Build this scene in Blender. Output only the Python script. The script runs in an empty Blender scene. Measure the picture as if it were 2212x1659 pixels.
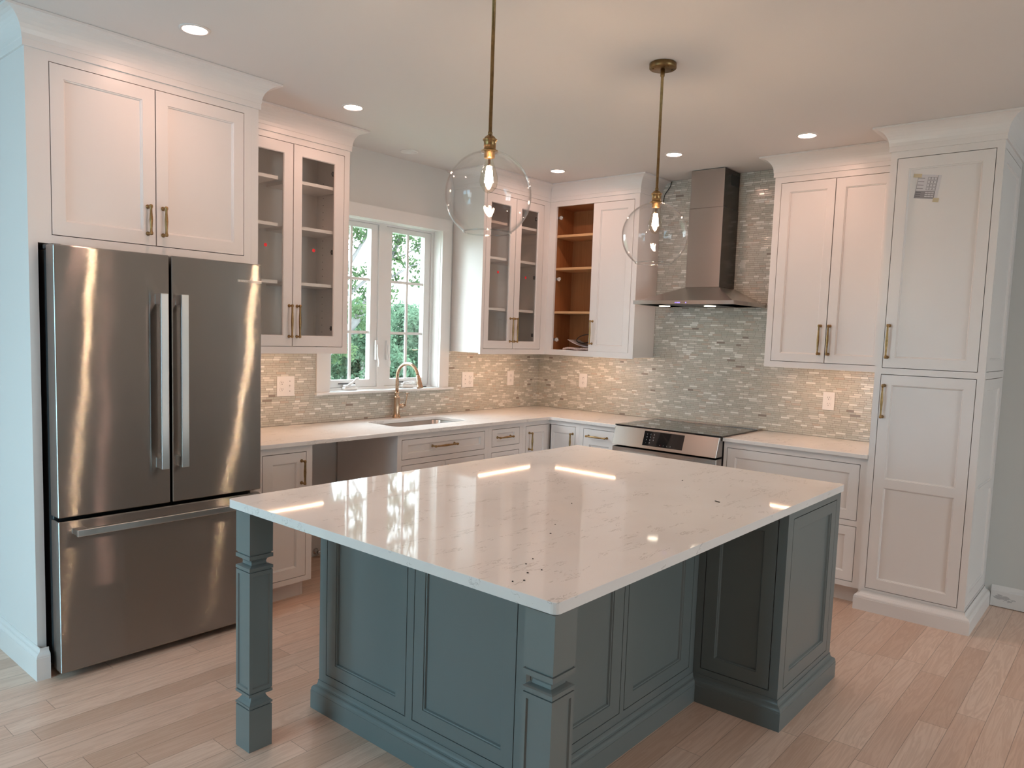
import bpy, bmesh, math, random
from mathutils import Vector, Matrix

PI = math.pi
scn = bpy.context.scene
col = scn.collection

# ------------------------------------------------------------------ camera
IMG_W = 2212.0
F_PX = 1629.77
fw = Vector((0.76157869, 0.64205955, -0.08807624))
rt = Vector((0.64647990, -0.76218034, 0.03383600))
up = Vector((0.04540525, 0.08270829, 0.99553890))
cam_data = bpy.data.cameras.new('camera')
cam_data.sensor_fit = 'HORIZONTAL'
cam_data.sensor_width = 36.0
cam_data.lens = 36.0 * F_PX / IMG_W
cam_data.shift_x = -4.61 / IMG_W
cam_data.shift_y = 36.79 / IMG_W
cam_data.clip_start = 0.05
cam_data.clip_end = 200
cam = bpy.data.objects.new('camera', cam_data)
m = Matrix.Identity(4)
for i in range(3):
    m[i][0], m[i][1], m[i][2] = rt[i], up[i], -fw[i]
m[0][3], m[1][3], m[2][3] = -5.33960473, -4.23307473, 1.54751121
cam.matrix_world = m
col.objects.link(cam)
scn.camera = cam

# ------------------------------------------------------------------ light levels and exposure
SKY = 13.0           # overcast sky radiance
DOWNLIGHT = 130.0    # recessed ceiling lamps
BULB = 480.0         # filaments of the pendants
STRIP = 44.0         # warm LED strips under the wall cabinets
HOODLAMP = 8.0
DAY = (0.85, 0.97, 1.04)
WARM = (1.0, 0.59, 0.45)
WARMER = (1.0, 0.60, 0.36)

world = bpy.data.worlds.new('sky')
scn.world = world
world.use_nodes = True
wt = world.node_tree
bg = wt.nodes['Background']
bg.inputs['Color'].default_value = (DAY[0], DAY[1], DAY[2], 1)
# overcast sky: brighter towards the zenith
tc = wt.nodes.new('ShaderNodeTexCoord')
sx = wt.nodes.new('ShaderNodeSeparateXYZ')
mr = wt.nodes.new('ShaderNodeMapRange')
mr.inputs['From Min'].default_value = 0.0
mr.inputs['From Max'].default_value = 1.0
mr.inputs['To Min'].default_value = SKY * 0.75
mr.inputs['To Max'].default_value = SKY * 1.9
wt.links.new(tc.outputs['Generated'], sx.inputs[0])
wt.links.new(sx.outputs[2], mr.inputs[0])
wt.links.new(mr.outputs[0], bg.inputs['Strength'])

vs = scn.view_settings
scn.display_settings.display_device = 'sRGB'
vs.view_transform = 'Standard'
vs.look = 'None'
vs.gamma = 1.0
vs.use_curve_mapping = False
vs.exposure = 0.27

# ------------------------------------------------------------------ node helpers
def lin(c):
    return tuple(((x / 255.0) / 12.92 if x <= 10.31 else (((x / 255.0) + 0.055) / 1.055) ** 2.4) for x in c)

def new_mat(name):
    mt = bpy.data.materials.new(name)
    mt.use_nodes = True
    nt = mt.node_tree
    nt.nodes.clear()
    out = nt.nodes.new('ShaderNodeOutputMaterial')
    return mt, nt, out

class NT:
    """small wrapper to chain nodes"""
    def __init__(self, nt):
        self.nt = nt
    def n(self, t, **kw):
        nd = self.nt.nodes.new(t)
        for k, v in kw.items():
            setattr(nd, k, v)
        return nd
    def link(self, a, b):
        self.nt.links.new(a, b)
    def math(self, op, a, b=None, c=None):
        nd = self.n('ShaderNodeMath', operation=op)
        for i, v in enumerate((a, b, c)):
            if v is None:
                continue
            if isinstance(v, (int, float)):
                nd.inputs[i].default_value = v
            else:
                self.link(v, nd.inputs[i])
        return nd.outputs[0]
    def ramp(self, fac, stops, interp='LINEAR'):
        nd = self.n('ShaderNodeValToRGB')
        cr = nd.color_ramp
        cr.interpolation = interp
        while len(cr.elements) < len(stops):
            cr.elements.new(0.5)
        for e, (p, c) in zip(cr.elements, stops):
            e.position = p
            e.color = (c[0], c[1], c[2], 1)
        self.link(fac, nd.inputs[0])
        return nd.outputs[0]
    def mix(self, fac, a, b, blend='MIX'):
        nd = self.n('ShaderNodeMix', data_type='RGBA', blend_type=blend)
        for s, v in ((nd.inputs[0], fac), (nd.inputs[6], a), (nd.inputs[7], b)):
            if isinstance(v, (int, float)):
                s.default_value = v
            elif isinstance(v, tuple):
                s.default_value = (v[0], v[1], v[2], 1)
            else:
                self.link(v, s)
        return nd.outputs[2]
    def objco(self):
        return self.n('ShaderNodeTexCoord').outputs['Object']
    def mapping(self, co, scale=(1, 1, 1), rot=(0, 0, 0), loc=(0, 0, 0)):
        nd = self.n('ShaderNodeMapping')
        nd.inputs['Scale'].default_value = scale
        nd.inputs['Rotation'].default_value = rot
        nd.inputs['Location'].default_value = loc
        self.link(co, nd.inputs[0])
        return nd.outputs[0]
    def noise(self, co, scale=5, detail=3, rough=0.5, dist=0.0):
        nd = self.n('ShaderNodeTexNoise')
        nd.inputs['Scale'].default_value = scale
        nd.inputs['Detail'].default_value = detail
        nd.inputs['Roughness'].default_value = rough
        nd.inputs['Distortion'].default_value = dist
        self.link(co, nd.inputs['Vector'])
        return nd.outputs['Fac']
    def bump(self, h, strength=0.2, dist=0.01):
        nd = self.n('ShaderNodeBump')
        nd.inputs['Strength'].default_value = strength
        nd.inputs['Distance'].default_value = dist
        self.link(h, nd.inputs['Height'])
        return nd.outputs[0]

def principled(name, color, rough=0.5, metal=0.0, spec=0.5, coat=0.0, noise_amt=0.0, noise_scale=30, bump=0.0, bump_scale=200):
    mt, nt, out = new_mat(name)
    N = NT(nt)
    p = N.n('ShaderNodeBsdfPrincipled')
    p.inputs['Base Color'].default_value = (color[0], color[1], color[2], 1)
    p.inputs['Roughness'].default_value = rough
    p.inputs['Metallic'].default_value = metal
    p.inputs['Specular IOR Level'].default_value = spec
    p.inputs['Coat Weight'].default_value = coat
    co = None
    if noise_amt > 0:
        co = N.objco()
        f = N.noise(co, noise_scale, 4)
        c2 = tuple(max(0, x * (1 - noise_amt)) for x in color)
        c1 = tuple(min(1, x * (1 + noise_amt * 0.5)) for x in color)
        N.link(N.ramp(f, [(0.3, c2), (0.7, c1)]), p.inputs['Base Color'])
    if bump > 0:
        co = co or N.objco()
        N.link(N.bump(N.noise(co, bump_scale, 2), bump, 0.002), p.inputs['Normal'])
    N.link(p.outputs[0], out.inputs[0])
    return mt

def emission(name, color, strength):
    mt, nt, out = new_mat(name)
    N = NT(nt)
    e = N.n('ShaderNodeEmission')
    e.inputs[0].default_value = (color[0], color[1], color[2], 1)
    e.inputs[1].default_value = strength
    N.link(e.outputs[0], out.inputs[0])
    return mt

def thin_glass(name, tint=(1, 1, 1), ior=1.45, rough=0.0, edge=None, seeds=False):
    """clear sheet glass: passes light straight, reflects by Fresnel"""
    mt, nt, out = new_mat(name)
    N = NT(nt)
    tr = N.n('ShaderNodeBsdfTransparent')
    tr.inputs[0].default_value = (tint[0], tint[1], tint[2], 1)
    gl = N.n('ShaderNodeBsdfGlossy')
    gl.inputs['Roughness'].default_value = rough
    fr = N.n('ShaderNodeFresnel')
    geo = N.n('ShaderNodeNewGeometry')
    # same reflectance from both sides of the sheet
    N.link(N.math('ADD', ior, N.math('MULTIPLY', geo.outputs['Backfacing'], 1.0 / ior - ior)), fr.inputs['IOR'])
    if edge:
        lw = N.n('ShaderNodeLayerWeight')
        lw.inputs[0].default_value = 0.35
        N.link(N.ramp(lw.outputs['Facing'], [(0.0, tint), (0.75, tint), (1.0, edge)]), tr.inputs[0])
    fac = fr.outputs[0]
    if seeds:
        co = N.objco()
        nb = N.bump(N.noise(co, 9, 1), 0.25, 0.02)
        N.link(nb, gl.inputs['Normal'])
    mx = N.n('ShaderNodeMixShader')
    N.link(fac, mx.inputs[0])
    N.link(tr.outputs[0], mx.inputs[1])
    N.link(gl.outputs[0], mx.inputs[2])
    N.link(mx.outputs[0], out.inputs[0])
    return mt

def brushed(name, color, rough=0.25, aniso=0.75, axis='x', wave=0.0, grooves=2.0):
    """brushed stainless steel, brush lines along the given axis"""
    mt, nt, out = new_mat(name)
    N = NT(nt)
    p = N.n('ShaderNodeBsdfPrincipled')
    p.inputs['Metallic'].default_value = 1.0
    p.inputs['Roughness'].default_value = rough
    p.inputs['Anisotropic'].default_value = aniso
    co = N.objco()
    sc = {'x': (2, 400, 400), 'y': (400, 2, 400), 'z': (400, 400, 2)}[axis]
    f = N.noise(N.mapping(co, sc), 1.0, 2)
    c2 = tuple(x * 0.985 for x in color)
    N.link(N.ramp(f, [(0.3, c2), (0.7, color)]), p.inputs['Base Color'])
    v = N.n('ShaderNodeCombineXYZ')
    v.inputs['XZ'[axis != 'z']].default_value = 1.0   # highlights spread across the brush lines
    N.link(v.outputs[0], p.inputs['Tangent'])
    if wave > 0:
        # slow waviness of the sheet, then fine horizontal brush grooves that tilt the surface up and down
        w = N.noise(N.mapping(co, (3.0, 3.0, 2.2)), 1.0, 1)
        nb = N.bump(w, wave, 0.02)
        sp = N.n('ShaderNodeSeparateXYZ')
        N.link(co, sp.inputs[0])
        wn = N.n('ShaderNodeTexWhiteNoise', noise_dimensions='1D')
        N.link(N.math('MULTIPLY', sp.outputs[2], 20011.0), wn.inputs['W'])
        sg = N.n('ShaderNodeSeparateColor')
        N.link(wn.outputs['Color'], sg.inputs[0])
        g = N.math('SUBTRACT', N.math('ADD', sg.outputs[0], sg.outputs[1]), 1.0)
        cz = N.n('ShaderNodeCombineXYZ')
        N.link(N.math('MULTIPLY', g, grooves), cz.inputs[2])
        va = N.n('ShaderNodeVectorMath', operation='ADD')
        N.link(nb, va.inputs[0]); N.link(cz.outputs[0], va.inputs[1])
        vn = N.n('ShaderNodeVectorMath', operation='NORMALIZE')
        N.link(va.outputs[0], vn.inputs[0])
        N.link(vn.outputs[0], p.inputs['Normal'])
    N.link(p.outputs[0], out.inputs[0])
    return mt

# ------------------------------------------------------------------ materials
M = {}
M['cabinet'] = principled('white_cabinet_paint', (0.80, 0.76, 0.735), 0.32)
M['trim'] = principled('white_trim_paint', (0.80, 0.785, 0.765), 0.35)
M['wall'] = principled('wall_paint', (0.70, 0.69, 0.67), 0.6, bump=0.05, bump_scale=400)
M['wall_grey'] = principled('grey_wall_paint', (0.60, 0.62, 0.60), 0.6, bump=0.05, bump_scale=400)
M['ceiling'] = principled('ceiling_paint', (0.72, 0.68, 0.655), 0.8)
M['island'] = principled('green_grey_paint', lin((108, 115, 114)), 0.33)
M['brass'] = principled('aged_brass', (0.36, 0.23, 0.105), 0.33, 1.0, noise_amt=0.25, noise_scale=60)
M['rod_brass'] = principled('dark_aged_brass', (0.25, 0.165, 0.075), 0.38, 1.0, noise_amt=0.25, noise_scale=60)
M['bronze'] = principled('champagne_bronze', (0.52, 0.36, 0.25), 0.24, 1.0)
M['steel_flat'] = principled('satin_steel', (0.56, 0.53, 0.505), 0.24, 1.0)
M['steel'] = brushed('stainless_steel', (0.52, 0.49, 0.465), 0.26, 0.8, 'y')
M['fridge'] = brushed('fridge_steel', (0.36, 0.345, 0.33), 0.125, 1.0, 'x', 0.13, 0.72)
M['fridge_handle'] = principled('handle_steel', (0.72, 0.71, 0.69), 0.30, 1.0)
M['chimney'] = brushed('chimney_steel', (0.44, 0.41, 0.39), 0.28, 0.9, 'y')
M['chimney_side_reflection'] = brushed('chimney_side_dark_reflection', (0.10, 0.09, 0.082), 0.22, 0.6, 'x')  # dark reflection on the chimney sides, put into the steel colour
M['sink'] = principled('sink_steel', (0.52, 0.50, 0.48), 0.30, 1.0)
M['black'] = principled('black_plastic', (0.012, 0.012, 0.012), 0.4)
M['darkgrey'] = principled('dark_grey_metal', (0.06, 0.06, 0.062), 0.45, 0.3)
M['blackglass'] = principled('black_ceramic_glass', (0.006, 0.006, 0.007), 0.03, 0.0, 0.6)
M['plate'] = principled('outlet_plastic', (0.82, 0.78, 0.75), 0.3)
M['slot'] = principled('outlet_slot', (0.05, 0.045, 0.04), 0.6)
M['vinyl'] = principled('white_window_vinyl', (0.80, 0.80, 0.79), 0.35)
M['paper'] = principled('paper', (0.66, 0.64, 0.66), 0.7)
M['ink'] = principled('printed_grey', (0.12, 0.11, 0.12), 0.7)
M['ink2'] = principled('printed_light_grey', (0.30, 0.28, 0.29), 0.7)
M['tape'] = principled('yellowed_tape', (0.62, 0.52, 0.34), 0.4)
M['red'] = principled('red_sticker', (0.85, 0.03, 0.04), 0.5)
M['chrome'] = principled('chrome', (0.7, 0.7, 0.7), 0.12, 1.0)
M['chip'] = principled('dark_chip', (0.03, 0.025, 0.02), 0.7)
M['bag'] = principled('plastic_bag', (0.70, 0.58, 0.54), 0.3)
M['glass'] = thin_glass('cabinet_glass', (0.975, 0.98, 0.97))
M['pane'] = thin_glass('window_glass', (0.90, 0.92, 0.92))
M['pane_light_tint'] = thin_glass('light_tint_window_glass', (0.68, 0.86, 0.93))  # tint added to turn the daylight of an unseen window cyan
M['globe'] = thin_glass('clear_globe_glass', (1.0, 1.0, 1.0), 1.31, 0.0, edge=(0.80, 0.80, 0.80), seeds=True)
M['rimglass'] = thin_glass('thick_rim_glass', (0.93, 0.94, 0.94), 1.7, 0.02, edge=(0.6, 0.62, 0.62))
M['bulbglass'] = thin_glass('bulb_glass', (1.0, 0.97, 0.9), 1.35, 0.0, edge=(0.85, 0.75, 0.6))
M['lamp'] = emission('downlight_glow', WARM, DOWNLIGHT)
M['filament'] = emission('filament_glow', (1.0, 0.70, 0.48), BULB)
M['strip'] = emission('led_strip_glow', WARMER, STRIP)
M['hoodlamp'] = emission('hood_lamp_glow', (1.0, 0.88, 0.70), HOODLAMP)
M['led'] = emission('blue_led', (0.25, 0.18, 1.0), 2.5)
M['marks'] = principled('keypad_print', (0.45, 0.45, 0.46), 0.5)
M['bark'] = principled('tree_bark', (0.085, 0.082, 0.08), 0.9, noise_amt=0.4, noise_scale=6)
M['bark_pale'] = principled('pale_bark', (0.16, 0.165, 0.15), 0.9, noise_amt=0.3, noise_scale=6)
M['badge'] = principled('badge_steel', (0.40, 0.39, 0.38), 0.3, 1.0)
M['badge_text'] = principled('badge_letters', (0.62, 0.61, 0.60), 0.4, 0.5)

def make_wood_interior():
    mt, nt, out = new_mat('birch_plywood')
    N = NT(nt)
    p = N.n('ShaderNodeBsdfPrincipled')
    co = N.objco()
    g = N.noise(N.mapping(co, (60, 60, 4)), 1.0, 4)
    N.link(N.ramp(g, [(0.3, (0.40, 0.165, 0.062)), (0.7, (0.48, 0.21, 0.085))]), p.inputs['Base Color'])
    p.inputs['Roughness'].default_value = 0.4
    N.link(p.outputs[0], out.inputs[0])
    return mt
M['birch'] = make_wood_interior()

def make_lit_shelf():
    mt, nt, out = new_mat('birch_shelf_lit')  # lit copy of the birch: light on the shelf edges put into the colour
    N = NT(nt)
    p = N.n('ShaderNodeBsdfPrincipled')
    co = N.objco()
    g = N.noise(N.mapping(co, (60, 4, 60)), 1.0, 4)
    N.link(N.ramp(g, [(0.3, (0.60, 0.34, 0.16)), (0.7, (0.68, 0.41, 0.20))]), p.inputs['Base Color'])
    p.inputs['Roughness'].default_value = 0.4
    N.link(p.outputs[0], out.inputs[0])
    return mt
M['birch_shelf_lit'] = make_lit_shelf()

def make_floor():
    """oak boards along X, 0.108 wide, random lengths and tones"""
    mt, nt, out = new_mat('oak_floor')
    N = NT(nt)
    p = N.n('ShaderNodeBsdfPrincipled')
    co = N.objco()
    sep = N.n('ShaderNodeSeparateXYZ')
    N.link(co, sep.inputs[0])
    WID, LEN = 0.108, 1.05
    row = N.math('DIVIDE', N.math('ADD', sep.outputs[1], 1.122), WID)
    rowi = N.math('FLOOR', row)
    wn = N.n('ShaderNodeTexWhiteNoise', noise_dimensions='1D')
    N.link(rowi, wn.inputs['W'])
    off = N.math('MULTIPLY', wn.outputs['Value'], 7.3)
    colx = N.math('ADD', N.math('DIVIDE', sep.outputs[0], LEN), off)
    coli = N.math('FLOOR', colx)
    cmb = N.n('ShaderNodeCombineXYZ')
    N.link(rowi, cmb.inputs[0]); N.link(coli, cmb.inputs[1])
    w2 = N.n('ShaderNodeTexWhiteNoise', noise_dimensions='3D')
    N.link(cmb.outputs[0], w2.inputs['Vector'])
    tone = w2.outputs['Value']
    base = N.ramp(tone, [(0.0, lin((212, 180, 158))), (0.35, lin((230, 198, 177))), (0.7, lin((237, 209, 189))), (1.0, lin((221, 192, 172)))])
    # grain: offset per board
    vadd = N.n('ShaderNodeVectorMath', operation='MULTIPLY_ADD')
    N.link(w2.outputs['Color'], vadd.inputs[0])
    vadd.inputs[1].default_value = (13, 7, 5)
    N.link(co, vadd.inputs[2])
    gco = N.mapping(vadd.outputs[0], (1.0, 13, 1))
    g1 = N.noise(gco, 1.6, 4, 0.55, 1.3)
    rings = N.math('SINE', N.math('MULTIPLY', g1, 38.0))
    gfine = N.noise(N.mapping(vadd.outputs[0], (6, 260, 1)), 1.0, 3)
    c1 = N.mix(N.math('MULTIPLY', N.math('ADD', N.math('MULTIPLY', rings, 0.5), 0.5), 0.27), base, lin((178, 134, 106)))
    c2 = N.mix(N.math('MULTIPLY', gfine, 0.24), c1, lin((160, 118, 92)))
    # seams
    fy = N.math('FRACT', row)
    fx = N.math('FRACT', colx)
    ey = N.math('MINIMUM', fy, N.math('SUBTRACT', 1.0, fy))
    ex = N.math('MULTIPLY', N.math('MINIMUM', fx, N.math('SUBTRACT', 1.0, fx)), LEN / WID)
    e = N.math('MINIMUM', ey, ex)
    seam = N.math('LESS_THAN', e, 0.011)
    c3 = N.mix(N.math('MULTIPLY', seam, 0.55), c2, lin((96, 68, 50)))
    N.link(c3, p.inputs['Base Color'])
    p.inputs['Roughness'].default_value = 0.30
    h = N.math('SUBTRACT', N.math('MULTIPLY', gfine, 0.15), N.math('MULTIPLY', seam, 1.0))
    N.link(N.bump(h, 0.25, 0.001), p.inputs['Normal'])
    N.link(p.outputs[0], out.inputs[0])
    return mt
M['floor'] = make_floor()

def make_tile(axis):
    """linear glass and marble mosaic; axis = horizontal object axis of the wall"""
    mt, nt, out = new_mat('mosaic_tile_' + axis)
    N = NT(nt)
    p = N.n('ShaderNodeBsdfPrincipled')
    co = N.objco()
    sep = N.n('ShaderNodeSeparateXYZ')
    N.link(co, sep.inputs[0])
    u = sep.outputs[0 if axis == 'x' else 1]
    HT, LN = 0.0143, 0.105
    row = N.math('DIVIDE', sep.outputs[2], HT)
    ri = N.math('FLOOR', row)
    wn = N.n('ShaderNodeTexWhiteNoise', noise_dimensions='1D')
    N.link(ri, wn.inputs['W'])
    cx = N.math('ADD', N.math('DIVIDE', u, LN), N.math('MULTIPLY', wn.outputs['Value'], 9.7))
    ci = N.math('FLOOR', cx)
    cf = N.math('FRACT', cx)
    cmb = N.n('ShaderNodeCombineXYZ')
    N.link(ri, cmb.inputs[0]); N.link(ci, cmb.inputs[1])
    w2 = N.n('ShaderNodeTexWhiteNoise', noise_dimensions='3D')
    N.link(cmb.outputs[0], w2.inputs['Vector'])
    sepc = N.n('ShaderNodeSeparateColor')
    N.link(w2.outputs['Color'], sepc.inputs[0])
    # split every long cell at a random place into two pieces
    cut = N.math('ADD', 0.3, N.math('MULTIPLY', sepc.outputs[0], 0.4))
    second = N.math('GREATER_THAN', cf, cut)
    cmb2 = N.n('ShaderNodeCombineXYZ')
    N.link(ri, cmb2.inputs[0]); N.link(ci, cmb2.inputs[1]); N.link(N.math('ADD', second, 3.0), cmb2.inputs[2])
    w3 = N.n('ShaderNodeTexWhiteNoise', noise_dimensions='3D')
    N.link(cmb2.outputs[0], w3.inputs['Vector'])
    s3 = N.n('ShaderNodeSeparateColor')
    N.link(w3.outputs['Color'], s3.inputs[0])
    kind = s3.outputs[0]
    colr = N.ramp(kind, [(0.0, lin((189, 186, 174))), (0.22, lin((196, 193, 182))), (0.44, lin((202, 198, 187))), (0.64, lin((196, 190, 178))),
                         (0.80, lin((222, 217, 207))), (0.90, lin((234, 231, 223))), (0.962, lin((198, 184, 169))), (0.990, lin((150, 138, 128)))], 'CONSTANT')
    # veins inside the stone pieces
    vein = N.noise(N.mapping(co, (60, 60, 160)), 1.0, 3, 0.6, 0.6)
    colr = N.mix(N.math('MULTIPLY', N.math('GREATER_THAN', vein, 0.62), 0.16), colr, lin((150, 138, 126)))
    stone = N.math('GREATER_THAN', kind, 0.80)
    # grout
    fz = N.math('FRACT', row)
    ez = N.math('MULTIPLY', N.math('MINIMUM', fz, N.math('SUBTRACT', 1.0, fz)), HT)
    d0 = N.math('MINIMUM', cf, N.math('SUBTRACT', 1.0, cf))
    d1 = N.math('ABSOLUTE', N.math('SUBTRACT', cf, cut))
    eu = N.math('MULTIPLY', N.math('MINIMUM', d0, d1), LN)
    e = N.math('MINIMUM', ez, eu)
    grout = N.math('LESS_THAN', e, 0.0010)
    colr = N.mix(N.math('MULTIPLY', grout, 0.8), colr, lin((134, 125, 113)))
    N.link(colr, p.inputs['Base Color'])
    rg = N.math('ADD', 0.10, N.math('MULTIPLY', s3.outputs[1], 0.12))
    rg = N.math('ADD', rg, N.math('MULTIPLY', grout, 0.5))
    N.link(rg, p.inputs['Roughness'])
    # stones stand a little proud and every piece is slightly tilted
    edge = N.math('MINIMUM', N.math('DIVIDE', e, 0.002), 1.0)
    h = N.math('ADD', N.math('MULTIPLY', edge, 0.6), N.math('MULTIPLY', stone, 0.6))
    tilt = N.math('MULTIPLY', N.math('SUBTRACT', s3.outputs[2], 0.5), N.math('MULTIPLY', fz, 0.9))
    N.link(N.bump(N.math('ADD', h, tilt), 0.5, 0.0016), p.inputs['Normal'])
    N.link(p.outputs[0], out.inputs[0])
    return mt
M['tile_x'] = make_tile('x')
M['tile_y'] = make_tile('y')

def make_quartz():
    mt, nt, out = new_mat('white_quartz')
    N = NT(nt)
    p = N.n('ShaderNodeBsdfPrincipled')
    co = N.objco()
    big = N.noise(co, 2.5, 4)
    base = N.ramp(big, [(0.3, (0.78, 0.745, 0.715)), (0.7, (0.84, 0.815, 0.79))])
    # short thin veins lying along one direction
    dist = N.mapping(co, (7.0, 30.0, 30.0), (0, 0, -0.75))
    n1 = N.noise(dist, 1.0, 5, 0.6, 0.9)
    line = N.math('ABSOLUTE', N.math('SUBTRACT', n1, 0.5))
    l1 = N.math('LESS_THAN', line, 0.012)
    mask = N.math('GREATER_THAN', N.noise(N.mapping(co, (6, 14, 14), (0, 0, -0.75)), 1.0, 3), 0.56)
    f = N.math('MULTIPLY', N.math('MULTIPLY', l1, mask), 0.34)
    c = N.mix(f, base, (0.26, 0.22, 0.19))
    sp = N.math('GREATER_THAN', N.noise(co, 160, 1), 0.77)
    c = N.mix(N.math('MULTIPLY', sp, 0.25), c, (0.35, 0.32, 0.29))
    N.link(c, p.inputs['Base Color'])
    p.inputs['Roughness'].default_value = 0.045
    p.inputs['Specular IOR Level'].default_value = 0.09
    N.link(p.outputs[0], out.inputs[0])
    return mt
M['quartz'] = make_quartz()

def make_leaf(name, c1, c2):
    mt, nt, out = new_mat(name)
    N = NT(nt)
    co = N.objco()
    f = N.noise(co, 1.3, 3)
    c = N.ramp(f, [(0.35, c1), (0.65, c2)])
    d = N.n('ShaderNodeBsdfDiffuse')
    t = N.n('ShaderNodeBsdfTranslucent')
    N.link(c, d.inputs[0]); N.link(c, t.inputs[0])
    mx = N.n('ShaderNodeMixShader')
    mx.inputs[0].default_value = 0.45
    N.link(d.outputs[0], mx.inputs[1]); N.link(t.outputs[0], mx.inputs[2])
    N.link(mx.outputs[0], out.inputs[0])
    return mt
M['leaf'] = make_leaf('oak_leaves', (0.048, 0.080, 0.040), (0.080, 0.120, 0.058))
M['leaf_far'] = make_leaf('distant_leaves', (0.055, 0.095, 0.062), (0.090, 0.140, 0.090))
M['grass'] = principled('lawn', (0.05, 0.09, 0.04), 0.9, noise_amt=0.4, noise_scale=2)

def make_baseboard():
    """white paint, scuffed and smeared next to the pantry"""
    mt, nt, out = new_mat('scuffed_baseboard_paint')
    N = NT(nt)
    p = N.n('ShaderNodeBsdfPrincipled')
    co = N.objco()
    sep = N.n('ShaderNodeSeparateXYZ')
    N.link(co, sep.inputs[0])
    # smear centred at y=-3.66, z=0.055
    dy = N.math('DIVIDE', N.math('ADD', sep.outputs[1], 3.655), 0.07)
    dz = N.math('DIVIDE', N.math('SUBTRACT', sep.outputs[2], N.math('ADD', 0.058, N.math('MULTIPLY', dy, 0.008))), 0.022)
    r = N.math('ADD', N.math('POWER', N.math('ABSOLUTE', dy), 4.0), N.math('MULTIPLY', dz, dz))
    nz = N.noise(N.mapping(co, (24, 24, 70)), 1.0, 5, 0.65)
    s = N.math('LESS_THAN', N.math('ADD', r, N.math('MULTIPLY', nz, 4.0)), 2.35)
    c = N.mix(N.math('MULTIPLY', s, 0.65), (0.74, 0.74, 0.73), (0.34, 0.35, 0.36))
    N.link(c, p.inputs['Base Color'])
    p.inputs['Roughness'].default_value = 0.4
    N.link(p.outputs[0], out.inputs[0])
    return mt
M['baseboard'] = make_baseboard()

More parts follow.
